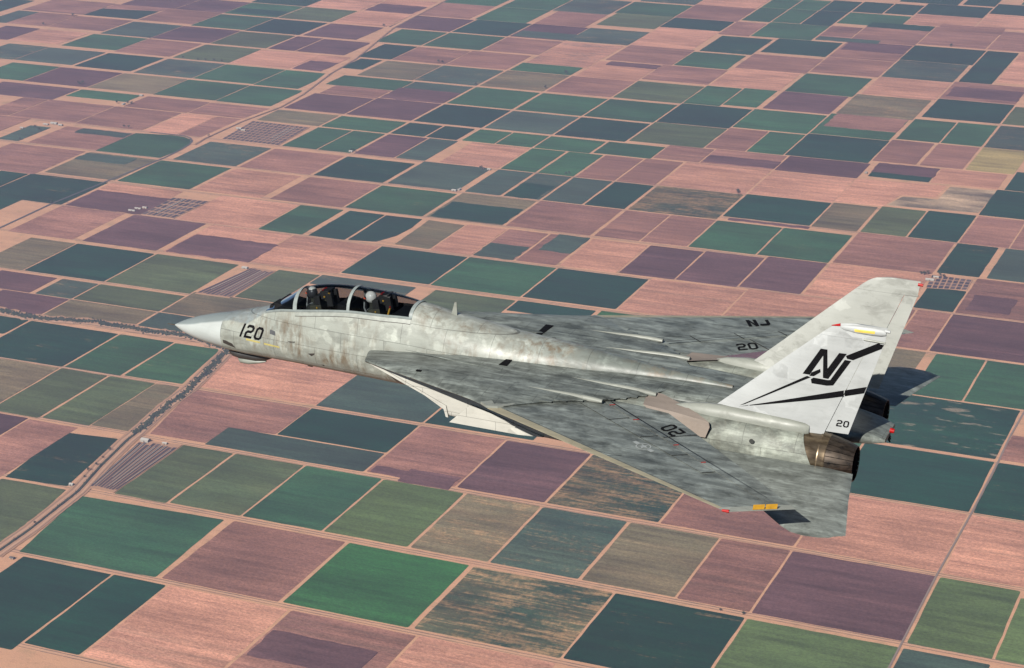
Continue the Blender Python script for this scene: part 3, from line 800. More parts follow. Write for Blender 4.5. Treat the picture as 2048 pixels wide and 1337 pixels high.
# ---------------- paint
def paint(name, base, top=None, aft=None, dirt=0.4, streak=0.5, brown=0.0, patch=0.15, lines=True, rough=0.42, zline=None, plane='xy'):
    t = NT(name, rough, spec=0.35)
    co = t.objco()
    s = t.sep(co)
    b4 = tuple(base) + (1,)
    c = b4
    if top is not None:     # darker upper camouflage, demarcation rises from the nose tip
        zl = t.math('ADD', t.ramp(s[0], 0.32, 2.1, -0.27, 0.22), t.ramp(s[0], 2.6, 4.3, 0.0, 1.2))
        wob = t.math('MULTIPLY', t.noise(t.mapping(co, (1.5, 1.5, 1.5)), 1.0, 2.0), 0.05)
        f = t.ramp(t.math('SUBTRACT', t.math('ADD', s[2], wob), zl), 0.01, 0.05)
        c = t.mix(f, b4, tuple(top) + (1,))
    if aft is not None:     # the spine fades into the darker deck colour behind the wing roots
        c = t.mix(t.ramp(t.math('ADD', s[0], t.math('MULTIPLY', t.noise(t.mapping(co, (1, 2, 2)), 1.0, 3.0), 1.6)), 10.2, 12.4), c, tuple(aft) + (1,))
    big = t.noise(t.mapping(co, (0.9, 1.3, 1.3)), 1.0, 4.0, 0.6)
    MU = lambda fac, k: t.mix(fac, c, (k[0], k[1], k[2], 1) if isinstance(k, tuple) else (k, k, k, 1), 'MULTIPLY')
    c = MU(t.ramp(big, 0.35, 0.68, 0.0, 1.0), 0.88)
    # squarish touch-up paint
    if patch:
        vo = t.n.new('ShaderNodeTexVoronoi'); vo.distance = 'CHEBYCHEV'
        t.link(t.mapping(co, (2.6, 3.6, 4.0)), vo.inputs['Vector']); vo.inputs['Scale'].default_value = 1.0
        cs = t.n.new('ShaderNodeSeparateColor'); t.link(vo.outputs['Color'], cs.inputs[0])
        edge = t.ramp(t.noise(t.mapping(co, (5, 5, 5)), 1.0, 3.0), 0.38, 0.52)
        f = t.math('MULTIPLY', t.math('GREATER_THAN', cs.outputs[0], 1 - patch), edge)
        c = MU(f, 1.16)
        f = t.math('MULTIPLY', t.math('LESS_THAN', cs.outputs[1], patch), edge)
        c = MU(f, 0.86)
    # grime swept back by the airflow
    st = t.noise(t.mapping(co, (0.55, 7.0, 7.0)), 1.0, 5.0, 0.65)
    c = MU(t.ramp(st, 0.44, 0.70, 0.0, streak), (0.42, 0.42, 0.41))
    sm = t.noise(t.mapping(co, (1.8, 3.4, 3.4)), 1.0, 6.0, 0.7, 0.6)
    c = MU(t.ramp(sm, 0.50, 0.70, 0.0, dirt), (0.40, 0.39, 0.37))
    if name in ('wing_paint', 'upper_surface_paint', 'stabilator_paint', 'nacelle_paint'):
        ang = t.mapping(co, (1.1, 4.5, 4.5), rot=(0, 0, R(-25)))
        sc2 = t.noise(ang, 1.0, 6.0, 0.7, 0.5)
        c = MU(t.ramp(sc2, 0.46, 0.66, 0.0, 1.0), 1.75)
        bl = t.noise(t.mapping(co, (1.5, 2.2, 2.2), loc=(3, 7, 1)), 1.0, 5.0, 0.65)
        c = MU(t.ramp(bl, 0.48, 0.64, 0.0, 0.9), 0.48)
        fs = t.noise(t.mapping(co, (9, 9, 9)), 1.0, 4.0, 0.7)
        c = MU(t.ramp(fs, 0.35, 0.7, 0.0, 1.0), 0.84)
    if brown:
        vert = t.noise(t.mapping(co, (5.5, 5.0, 1.1)), 1.0, 5.0, 0.7, 0.4)
        reg = t.ramp(t.noise(t.mapping(co, (0.8, 1.0, 1.5)), 1.0, 3.0), 0.38, 0.62)
        f = t.math('MULTIPLY', t.ramp(vert, 0.44, 0.64), t.math('MULTIPLY', reg, brown))
        xr = t.ramp(s[0], 1.85, 2.6)
        c = t.mix(t.math('MULTIPLY', f, xr), c, (0.125, 0.100, 0.070, 1))
        wp = t.noise(t.mapping(co, (3.2, 3.0, 2.6), loc=(5, 2, 9)), 1.0, 3.0, 0.5)
        c = MU(t.math('MULTIPLY', t.ramp(wp, 0.56, 0.63), xr), 1.28)
    hgt = t.noise(co, 3.0, 2.0)
    if lines:
        br = t.n.new('ShaderNodeTexBrick')
        cmb = t.n.new('ShaderNodeCombineXYZ')
        t.link(s[0], cmb.inputs[0]); t.link(s[1] if plane == 'xy' else s[2], cmb.inputs[1])
        t.link(cmb.outputs[0], br.inputs['Vector'])
        br.inputs['Scale'].default_value = 1.0
        br.inputs['Mortar Size'].default_value = 0.0055
        br.inputs['Mortar Smooth'].default_value = 0.1
        br.inputs['Brick Width'].default_value = 1.13
        br.inputs['Row Height'].default_value = 0.47
        br.offset = 0.37
        c = MU(t.math('MULTIPLY', br.outputs['Fac'], 0.8), 0.35)
    r = t.ramp(sm, 0.3, 0.8, rough - 0.06, rough + 0.16)
    t.link(r, t.b.inputs['Roughness'])
    t.bump(t.noise(co, 2.2, 3.0), 0.12, 0.02)
    return t.color(c)

P_SIDE = paint('hull_side_paint', (0.268, 0.282, 0.250), top=(0.185, 0.212, 0.212), aft=(0.130, 0.145, 0.130), dirt=0.45, streak=0.25, brown=0.95, patch=0.22, plane='xz')
P_RADOME = paint('radome_paint', (0.385, 0.410, 0.395), top=(0.178, 0.205, 0.205), dirt=0.10, streak=0.08, patch=0.0, lines=False, rough=0.38)
P_TOP = paint('upper_surface_paint', (0.150, 0.166, 0.150), dirt=0.65, streak=0.8, patch=0.12)
P_WING = paint('wing_paint', (0.150, 0.166, 0.152), dirt=0.60, streak=0.7, patch=0.10, lines=False)
P_FIN = paint('fin_white_paint', (0.385, 0.398, 0.392), dirt=0.22, streak=0.14, patch=0.05, lines=False, rough=0.45)
P_FIN2 = paint('fin_grey_paint', (0.315, 0.322, 0.295), dirt=0.55, streak=0.15, patch=0.06, lines=False, rough=0.45)
P_NAC = paint('nacelle_paint', (0.165, 0.178, 0.152), rough=0.6, dirt=0.45, streak=0.40, brown=0.25, patch=0.15, plane='xz')
P_INLET = paint('inlet_white_paint', (0.440, 0.430, 0.385), dirt=0.22, streak=0.15, patch=0.1, plane='xz')
P_STAB = paint('stabilator_paint', (0.160, 0.176, 0.160), dirt=0.65, streak=0.45, patch=0.14, lines=False)
P_SLAT = paint('slat_worn_paint', (0.26, 0.235, 0.165), dirt=0.4, streak=0.3, patch=0.0, lines=False)
P_FAIR = paint('fairing_pale_paint', (0.225, 0.235, 0.205), dirt=0.35, streak=0.35, patch=0.05, lines=False)
P_BAG = paint('wing_seal_fabric', (0.205, 0.170, 0.143), dirt=0.25, streak=0.2, patch=0.0, lines=False, rough=0.8)
BLACK = plain('black_marking', (0.005, 0.005, 0.006), 0.8, 0.0, 0.08)
PALE = plain('pale_star_paint', (0.27, 0.29, 0.28), 0.6)
YELLOW = plain('formation_light_yellow', (0.72, 0.52, 0.10), 0.5)
AMBER = plain('formation_light_amber', (0.60, 0.32, 0.03), 0.5)
REDM = plain('red_lamp', (0.36, 0.006, 0.006), 0.45, 0.0, 0.2)
DARK = plain('dark_interior', (0.006, 0.006, 0.007), 0.8, 0.0, 0.1)
COCK = plain('cockpit_black', (0.009, 0.009, 0.010), 0.7, 0.0, 0.15)
GREYP = plain('grey_frame_paint', (0.23, 0.26, 0.25), 0.45)
METAL = NT('bare_titanium', 0.34, 0.85)
_c = METAL.objco()
METAL.color(METAL.mix(METAL.ramp(METAL.noise(METAL.mapping(_c, (3, 9, 9)), 1.0, 5.0), 0.35, 0.7), (0.19, 0.145, 0.095, 1), (0.062, 0.042, 0.026, 1)))
METAL = METAL.mat
BURNT = NT('burnt_petal_metal', 0.42, 0.7)
_c = BURNT.objco()
BURNT.color(BURNT.mix(BURNT.ramp(BURNT.noise(BURNT.mapping(_c, (5, 12, 12)), 1.0, 5.0), 0.4, 0.7), (0.055, 0.042, 0.032, 1), (0.012, 0.010, 0.009, 1)))
BURNT = BURNT.mat
GLASS = bpy.data.materials.new('canopy_glass')
GLASS.use_nodes = True
gt = GLASS.node_tree
gt.nodes.remove(gt.nodes['Principled BSDF'])
tr = gt.nodes.new('ShaderNodeBsdfTransparent'); tr.inputs[0].default_value = (0.56, 0.59, 0.61, 1)
gl = gt.nodes.new('ShaderNodeBsdfGlossy'); gl.inputs['Roughness'].default_value = 0.03
fr = gt.nodes.new('ShaderNodeFresnel'); fr.inputs[0].default_value = 1.17
mxs = gt.nodes.new('ShaderNodeMixShader')
gt.links.new(fr.outputs[0], mxs.inputs[0]); gt.links.new(tr.outputs[0], mxs.inputs[1]); gt.links.new(gl.outputs[0], mxs.inputs[2])
gt.links.new(mxs.outputs[0], gt.nodes['Material Output'].inputs[0])

# ---------------- lofting helpers
def interp(tab, x):
    """Catmull-Rom through the rows (first column x)"""
    n = len(tab)
    if x <= tab[0][0]: return list(tab[0][1:])
    if x >= tab[-1][0]: return list(tab[-1][1:])
    k = max(i for i in range(n - 1) if tab[i][0] <= x)
    a, b = tab[k], tab[k + 1]
    p, q = tab[max(k - 1, 0)], tab[min(k + 2, n - 1)]
    h = b[0] - a[0]; t = (x - a[0]) / h
    out = []
    for c in range(1, len(a)):
        m0 = (b[c] - p[c]) / (b[0] - p[0]) * h
        m1 = (q[c] - a[c]) / (q[0] - a[0]) * h
        t2, t3 = t * t, t * t * t
        out.append((2 * t3 - 3 * t2 + 1) * a[c] + (t3 - 2 * t2 + t) * m0 + (-2 * t3 + 3 * t2) * b[c] + (t3 - t2) * m1)
    return out

def rings_mesh(rings, closed=True, cap0=True, cap1=True):
    v, f = [], []
    n = len(rings[0])
    for r in rings:
        v += r
    for i in range(len(rings) - 1):
        for k in range(n if closed else n - 1):
            a = i * n + k; b = i * n + (k + 1) % n
            f.append((a, b, b + n, a + n))
    if cap0: f.append(tuple(range(n)))
    if cap1: f.append(tuple((len(rings) - 1) * n + k for k in range(n)))
    return v, f

# ---------------- forward fuselage: half-width, z of max width, keel z, sill half-width, sill z, top z
FUS = [
 (1.87, .455, -.18, -.640, .322, .142, .275),
 (2.45, .515, -.15, -.665, .345, .315, .445),
 (3.02, .552, -.10, -.665, .330, .545, .610),
 (3.50, .585, -.05, -.668, .440, .705, .840),
 (4.00, .615,  .00, -.675, .485, .785, .990),
 (5.30, .665,  .06, -.705, .500, .970, 1.20),
 (6.20, .695,  .10, -.730, .485, 1.005, 1.24),
 (7.00, .725,  .12, -.750, .450, 1.030, 1.275),
 (7.90, .790,  .15, -.760, .430, .930, 1.130),
 (8.70, .790,  .18, -.740, .400, .860, 1.040),
 (9.50, .710,  .20, -.700, .350, .790, .935),
 (11.0, .540,  .25, -.600, .270, .715, .840),
 (11.8, .400,  .30, -.400, .190, .650, .750),
 (13.6, .160,  .35, -.100, .085, .530, .590),
 (14.6, .060,  .40,  .300, .030, .480, .500)]
CK0, CK1 = 3.06, 6.94
NB, NU, NTP = 12, 6, 8          # lower half, upper side, top arch points per side
def fus_ring(x, trough=False):
    w, zm, zb, ws, zs, zt = interp(FUS, x)
    half = []
    for k in range(NB):                           # keel to max width
        a = -math.pi / 2 + (math.pi / 2) * k / NB
        e = 0.82
        half.append((w * abs(math.cos(a)) ** e, zm - (zm - zb) * abs(math.sin(a)) ** 0.92))
    half[0] = (0.0, zb)
    for k in range(NU + 1):
        u = k / NU
        half.append((w - (w - ws) * u ** 2, zm + (zs - zm) * u))
    top = []
    if trough:
        wi = ws - 0.05
        fl = zs - 0.62
        prof = [(ws - .02, zs + .004), (wi, zs - .02), (wi - .01, zs - .2), (wi - .02, zs - .4), (wi - .05, fl), (wi * .6, fl - .01), (wi * .3, fl - .01), (0, fl - .01)]
        top = prof
    else:
        for k in range(1, NTP + 1):
            b = math.pi / 2 * k / NTP
            top.append((ws * math.cos(b), zs + (zt - zs) * math.sin(b)))
    port = half + top
    b = min(max((x - 7.0) / .7, 0), 1)
    if b > 0 and not trough:                      # behind the canopy the sill edge melts into a rounded spine
        b = b * b * (3 - 2 * b)
        m_ = NU + NTP
        for k in range(m_ + 1):
            a = math.pi / 2 * k / m_
            q = (w * math.cos(a) ** .95, zm + (zt - zm) * math.sin(a) ** .82 if k else zm)
            i = NB + k
            port[i] = (port[i][0] * (1 - b) + q[0] * b, port[i][1] * (1 - b) + q[1] * b)
    ring = [(x, y, z) for y, z in port] + [(x, -y, z) for y, z in reversed(port[1:-1])]
    return ring
xs = [1.87, 2.1, 2.3, 2.5, 2.7, 2.9, 3.05]
tr_ = [3.055 + i * (CK1 - 3.06) / 20 for i in range(21)]
xs2 = [6.945, 7.1, 7.3, 7.6, 7.9, 8.2, 8.6, 9, 9.5, 10, 10.5, 11, 11.4, 11.8, 12.3, 12.9, 13.6, 14.1, 14.6]
rings = [fus_ring(x) for x in xs] + [fus_ring(x, True) for x in tr_] + [fus_ring(x) for x in xs2]
allx = xs + tr_ + xs2
v, f = rings_mesh(rings)
n = len(rings[0]); nh = NB + NU + 1
idx = []
for i in range(len(rings) - 1):
    cock = allx[i] >= 3.05 - 1e-6 and allx[i + 1] <= 6.9451
    for k in range(n):
        kk = k if k < nh + NTP else n - 1 - k
        idx.append(1 if cock and kk >= nh else 0)
idx += [0, 0]
fuselage = J('fuselage', v, f, [P_SIDE, COCK], idx=idx, sharp=32)

# ---------------- radome and pitot
RAD = [(0.32, .004, -.285), (0.42, .062, -.279), (0.62, .158, -.268), (0.9, .254, -.249), (1.2, .333, -.227), (1.55, .405, -.200), (1.868, .456, -.180)]
rings = []
for i in range(22):
    x = 0.32 + (1.866 - 0.32) * (i / 21) ** 1.25
    r, zc = interp(RAD, x)
    rings.append([(x, r * math.cos(a * math.tau / 40), zc + r * math.sin(a * math.tau / 40)) for a in range(40)])
v, f = rings_mesh(rings)
J('radome', v, f, P_RADOME)
def tube(p, q, r0, r1, n=10):
    p, q = Vector(p), Vector(q)
    d = (q - p).normalized(); u = d.orthogonal().normalized(); w = d.cross(u)
    rr = [[tuple(c + (u * math.cos(k * math.tau / n) + w * math.sin(k * math.tau / n)) * r) for k in range(n)] for c, r in ((p, r0), (q, r1))]
    return rings_mesh(rr)
def merge(*parts):
    V, Fa = [], []
    for v, f in parts:
        b = len(V); V += list(v); Fa += [tuple(b + k for k in q) for q in f]
    return V, Fa
J('pitot_probe', *tube((0.34, 0, -.285), (0.12, 0, -.287), .012, .006), METAL)

# ---------------- canopy: windscreen and two clear sections, frames
def can_prof(x):
    w, zm, zb, ws, zs, zt = interp(FUS, x)
    T = interp([(3.05, .63), (3.3, .80), (3.6, 1.00), (3.92, 1.205), (4.3, 1.335), (4.8, 1.415), (5.3, 1.44), (5.9, 1.43), (6.4, 1.385), (6.95, 1.285)], x)[0]
    return ws - 0.012, zs - 0.004, T
def can_ring(x, grow=0.0, flat=1.0, n=18, lean=0.0):
    ws, zs, T = can_prof(x)
    out = []
    for k in range(n + 1):
        b = math.pi * k / n
        y = (ws + grow) * (1 if math.cos(b) >= 0 else -1) * abs(math.cos(b)) ** flat
        z = zs + (T - zs + grow) * abs(math.sin(b)) ** 0.9
        out.append((x + lean * (z - zs), y, z))
    return out
def strip(x0, x1, m, grow=0.0, thick=0.0, lean=0.0):
    rr = [can_ring(x0 + (x1 - x0) * i / m, grow, lean=lean) for i in range(m + 1)]
    return rings_mesh(rr, closed=False, cap0=False, cap1=False)
def frame(x0, x1, g0=-0.018, g1=0.012, lean=0.0):
    A, B, C, D = (can_ring(x0, g1, lean=lean), can_ring(x1, g1, lean=lean), can_ring(x1, g0, lean=lean), can_ring(x0, g0, lean=lean))
    n = len(A); v = A + B + C + D; f = []
    for k in range(n - 1):
        for a, b in ((0, 1), (1, 2), (2, 3), (3, 0)):
            f.append((a * n + k, b * n + k, b * n + k + 1, a * n + k + 1))
    return v, f
can = J('canopy', *strip(3.985, 5.31, 14), GLASS)
J('rear_glass', *strip(5.385, 6.93, 14), GLASS, can)
ws_ = J('windscreen', *strip(3.062, 3.90, 10), GLASS)
J('windscreen_bow', *frame(3.885, 3.99, lean=-.05), GREYP)
J('canopy_frame', *frame(5.31, 5.385), GREYP, can)
J('canopy_frame', *frame(6.90, 6.985), GREYP, can)
# sill rails
for s in (1, -1):
    A, B = [], []
    v, f = [], []
    N = 24
    for i in range(N + 1):
        x = 3.07 + (6.97 - 3.07) * i / N
        w_, zm, zb, ws, zs, zt = interp(FUS, x)
        for dy, dz in ((-.045, -.012), (.022, -.012), (.026, .018), (-.02, .036)):
            v.append((x, s * (ws + dy), zs + dz))
    for i in range(N):
        for k in range(4):
            a = i * 4 + k; b = i * 4 + (k + 1) % 4
            f.append((a, b, b + 4, a + 4))
    J('canopy_sill', v, f, [GREYP, COCK], can, idx=[1 if (i % 4) in (0, 3) else 0 for i in range(len(f))] if s == 1 else [1] * len(f))
# windscreen side posts down the nose
# ---------------- cockpit fittings: glare shields, seats
def box(c, sx, sy, sz, rx=0.0):
    x, y, z = c
    v = []
    for a in (-1, 1):
        for b in (-1, 1):
            for d in (-1, 1):
                px, pz = a * sx / 2, d * sz / 2
                v.append((x + px * math.cos(rx) + pz * math.sin(rx), y + b * sy / 2, z - px * math.sin(rx) + pz * math.cos(rx)))
    return v, [(0, 1, 3, 2), (4, 6, 7, 5), (0, 4, 5, 1), (2, 3, 7, 6), (0, 2, 6, 4), (1, 5, 7, 3)]
def bevelled(name, parts, mat, parent, w=0.012):
    v, f = merge(*parts)
    o = J(name, v, f, mat, parent)
    md = o.modifiers.new('b', 'BEVEL'); md.width = w; md.segments = 2
    return o
bevelled('instrument_panel', [box((3.56, 0, .74), .46, .78, .20, .12), box((3.30, 0, .66), .34, .50, .10, .25), box((3.62, 0, .52), .08, .72, .40, -.15), box((3.47, 0, .79), .16, .18, .12, .3)], COCK, JET)
bevelled('rear_instrument_panel', [box((5.12, 0, .92), .26, .72, .30, .1), box((5.16, 0, 1.10), .16, .30, .10)], COCK, JET)
bevelled('turtle_deck', [box((6.66, 0, .98), .52, .78, .10, -.08)], COCK, JET)
HSHEET = plain('paper_map', (.42, .40, .34), .8)
SEATM = plain('seat_black', (0.022, 0.021, 0.020), 0.6)
OLIVE = plain('seat_webbing_olive', (0.060, 0.058, 0.036), 0.8)
for sx, sz in ((4.48, .0), (6.02, .13)):
    seat = bevelled('ejection_seat', [box((sx - .02, 0, .66 + sz), .16, .46, .95, -.18), box((sx - .30, 0, .26 + sz), .52, .46, .14)], SEATM, JET)
    bevelled('headrest', [box((sx + .10, 0, 1.17 + sz * .95), .22, .36, .20, -.15), box((sx + .22, .14, 1.08 + sz), .16, .10, .34, -.2), box((sx + .22, -.14, 1.08 + sz), .16, .10, .34, -.2)], SEATM, seat)
    bevelled('seat_side_panel', [box((sx - .08, .235, .70 + sz), .30, .03, .42, -.2)], OLIVE, seat)
    J('ejection_handle', *merge(tube((sx + .02, .10, 1.27 + sz), (sx - .04, .03, 1.24 + sz), .014, .014), tube((sx + .02, -.10, 1.27 + sz), (sx - .04, -.03, 1.24 + sz), .014, .014)), REDM, seat)
    J('seat_knob', *merge(box((sx - .07, .26, .86 + sz), .03, .02, .03), box((sx + .1, .19, 1.14 + sz), .04, .02, .03)), AMBER, seat)
SCREEN = plain('instrument_face', (.09, .10, .09), .4)
for nm, c, sz, mt in (('side_console', (4.15, .37, .66), (.9, .10, .10), COCK), ('side_console', (5.75, .36, .80), (.9, .10, .10), COCK), ('map_sheet', (5.42, .28, .86), (.16, .12, .02), HSHEET),
                      ('seat_harness_pad', (4.62, .13, 1.10), (.10, .06, .14), OLIVE), ('seat_harness_pad', (6.16, .13, 1.24), (.10, .06, .14), OLIVE), ('display', (3.66, .18, .62), (.03, .16, .14), SCREEN), ('display', (5.20, .18, 1.0), (.03, .18, .16), SCREEN),
                      ('caution_tag', (4.70, .18, 1.24), (.05, .02, .025), AMBER), ('caution_tag', (6.30, .20, 1.12), (.025, .02, .09), REDM)):
    J(nm, *box(c, *sz), mt, smooth=False)
J('canopy_strut', *tube((6.27, .33, .86), (6.33, .27, 1.14), .022, .022), AMBER)

# ---------------- gloves (fixed inner wings) with the inlet roof
GLV = [  # y, LE x, TE x, top z, bottom z
 (.50, 5.96, 13.45, .50, .30), (.80, 6.02, 13.35, .505, .29), (1.20, 6.18, 13.10, .51, .28), (1.60, 6.34, 12.70, .51, .28), (1.87, 6.46, 12.35, .51, .28),
 (2.10, 7.10, 11.95, .51, .29), (2.40, 7.97, 11.40, .505, .30), (2.70, 8.82, 10.95, .49, .31), (2.95, 9.52, 10.62, .475, .32), (3.12, 9.86, 10.42, .455, .34), (3.20, 10.02, 10.26, .43, .37)]
CH = [0, .006, .018, .04, .08, .14, .22, .32, .44, .56, .68, .8, .9, .96, 1.0]
def droop(p):
    x, y, z = p
    fy = min(max((1.87 - abs(y)) / 1.2, 0), 1)
    g = 1 - min(max((x - 5.9) / 2.6, 0), 1)
    return (x, y, z - .27 * fy * g * (2 - g) * .9)
def chord_ring(le, te, y, zmid_le, zt, zb, zmid_te):
    up, lo = [], []
    for c in CH:
        k = min(1.0, math.sqrt(min(1, c * (te - le) / 1.1)))          # blunt nose over about a metre
        e = min(1.0, (1 - c) * (te - le) / .30 + .12)
        x = le + (te - le) * c
        up.append((x, y, zmid_le + (zt - zmid_le) * k if c < .5 else zmid_te + (zt - zmid_te) * max(e, .55)))
        lo.append((x, y, zmid_le + (zb - zmid_le) * k if c < .5 else zmid_te + (zb - zmid_te) * e))
    return [droop(p) for p in up + lo[::-1][1:-1]]
for s in (1, -1):
    rr = [chord_ring(le, te, s * y, .40, zt, zb, .43) for y, le, te, zt, zb in GLV]
    v, f = rings_mesh(rr)
    glove = J('wing_glove', v, f, P_TOP)
    if s == 1: GLOVE_P = glove
    else: GLOVE_S = glove
    # wedge shaped seal flaps along the glove's trailing edge
    for k in range(9):
        y = 1.15 + k * .17
        te = interp([(a[0], a[2]) for a in GLV], y)[0]
        dxy = .10
        J('seal_flap', [(te - .22, s * (y - .07), .492), (te - .22, s * (y + .07), .492), (te + .05, s * (y + .055 - .03), .474), (te + .05, s * (y - .085), .474),
                        (te - .22, s * (y - .07), .46), (te - .22, s * (y + .07), .46), (te + .05, s * (y + .055 - .03), .464), (te + .05, s * (y - .085), .464)],
          [(0, 1, 2, 3), (7, 6, 5, 4), (0, 4, 5, 1), (1, 5, 6, 2), (2, 6, 7, 3), (3, 7, 4, 0)], P_TOP, glove, smooth=False)
    # long overwing fairings
    def fairing(x0, y0, x1, y1, w0, w1, h, z0=.485, mat=P_FAIR):
        rr = []
        for i in range(15):
            t = i / 14
            x = x0 + (x1 - x0) * t; y = y0 + (y1 - y0) * t
            w = (w0 + (w1 - w0) * t) * min(1, .18 + 1.6 * t); hh = h * min(1, .10 + 1.3 * t) * (1 if t < .9 else (1 - t) / .1 * .35 + .65)
            rr.append([(x, s * y + w * math.cos(a * math.tau / 12) , z0 + hh * math.sin(a * math.tau / 12)) for a in range(12)])
        return J('overwing_fairing', *rings_mesh(rr), mat, glove)
    fairing(9.95, 1.95, 12.28, 2.07, .035, .062, .065)
    fairing(10.72, 1.02, 13.22, 1.20, .035, .062, .070)
    fairing(7.1, 1.05, 9.6, 1.30, .03, .10, .03, z0=.50, mat=P_TOP)
    # bleed door slot
    y0, y1 = (.62, 1.06) if s == 1 else (1.02, 1.86)
    J('bleed_slot', [(9.44, s * y0, .513), (9.58, s * y0, .513), (9.62, s * y1, .515), (9.42, s * y1, .515)] + [(9.44, s * y0, .52), (9.58, s * y0, .52), (9.62, s * y1, .522), (9.42, s * y1, .522)],
      [(0, 1, 2, 3), (4, 5, 6, 7), (0, 1, 5, 4), (1, 2, 6, 5), (2, 3, 7, 6), (3, 0, 4, 7)], BLACK, glove, smooth=False)
J('antenna_blade', [(7.78, .012, 1.12), (7.93, .012, 1.12), (7.93, -.012, 1.12), (7.78, -.012, 1.12), (7.86, .006, 1.44), (7.91, .006, 1.44), (7.91, -.006, 1.44), (7.86, -.006, 1.44)],
  [(0, 1, 2, 3), (4, 5, 6, 7), (0, 1, 5, 4), (1, 2, 6, 5), (2, 3, 7, 6), (3, 0, 4, 7)], P_FAIR, smooth=False)
J('drain_vent', *merge(box((7.93, 2.12, .50), .12, .06, .03), box((10.12, -.55, .68), .10, .05, .10)), BLACK)

# ---------------- rear fuselage (the flat deck and beaver tail between the nacelles)
RF = [  # x, half-width, top z, bottom z
 (8.0, .95, .47, -.2), (10, 1.00, .49, -.25), (12.5, 1.05, .50, -.25), (13.6, 1.05, .49, -.2), (15, 1.0, .43, -.15), (16.2, .92, .33, -.14), (17.0, .82, .23, -.13), (17.6, .70, .15, -.12), (18.0, .58, .09, -.10), (18.15, .50, .03, -.07)]
rr = []
for i in range(34):
    x = 8.0 + (18.15 - 8.0) * i / 33
    w, zt, zb = interp(RF, x)
    ring = []
    for k in range(28):
        a = k * math.tau / 28
        ca, sa = math.cos(a), math.sin(a)
        ring.append((x, w * math.copysign(abs(ca) ** .35, ca), (zt + zb) / 2 + (zt - zb) / 2 * math.copysign(abs(sa) ** .45, sa)))
    rr.append(ring)
rear = J('rear_fuselage', *rings_mesh(rr), P_TOP, sharp=50)
J('fuel_dump_mast', *merge(tube((17.75, -.02, -.10), (18.17, 0, -.11), .045, .035), tube((18.10, 0, -.02), (18.16, 0, -.16), .05, .03), tube((18.13, .02, -.15), (18.17, .02, -.21), .022, .018)), DARK)
J('tail_light', *tube((18.145, 0, .055), (18.24, 0, .045), .058, .048, 14), REDM)

# ---------------- engine nacelles with raked inlets
NAC = [  # x at the roof, rake, y inner, y outer, z bottom, z top, squareness, centre z for the round end
 (6.52, 1.98, .86, 1.865, -.60, .375, .16), (7.2, 1.75, .86, 1.88, -.62, .37, .18), (8.3, 1.2, .85, 1.91, -.65, .36, .22), (9.6, .4, .85, 1.95, -.69, .36, .28), (10.8, 0, .85, 1.98, -.72, .38, .36),
 (12.5, 0, .84, 2.00, -.82, .43, .55), (14.0, 0, .84, 2.00, -.90, .44, .70), (15.2, 0, .84, 1.99, -.86, .42, .80), (16.2, .12, .85, 1.985, -.82, .37, .92), (16.62, .62, .86, 1.98, -.80, .335, 1.0)]
def nac_ring(x, s, inset=0.0, fwd=0.0):
    rake, yi, yo, zb, zt, e = interp(NAC, x)
    yc, hw = (yi + yo) / 2, (yo - yi) / 2 - inset
    zc, hh = (zt + zb) / 2, (zt - zb) / 2 - inset
    ring = []
    for k in range(36):
        a = k * math.tau / 36
        ca, sa = math.cos(a), math.sin(a)
        y = yc + hw * math.copysign(abs(ca) ** e, ca)
        z = zc + hh * math.copysign(abs(sa) ** e, sa)
        zz = zc + (hh + inset) * math.copysign(abs(sa) ** e, sa)
        rk = rake * min(1.0, (zt - z) / (zt - zb) / .76) if x < 12 else rake * (0.5 - abs((z - zc) / (zt - zb)) if z < zc else 0.5 - (z - zc) / (zt - zb)) * 1.0
        ring.append(droop((x + rk + fwd, s * y, z)))
    return ring
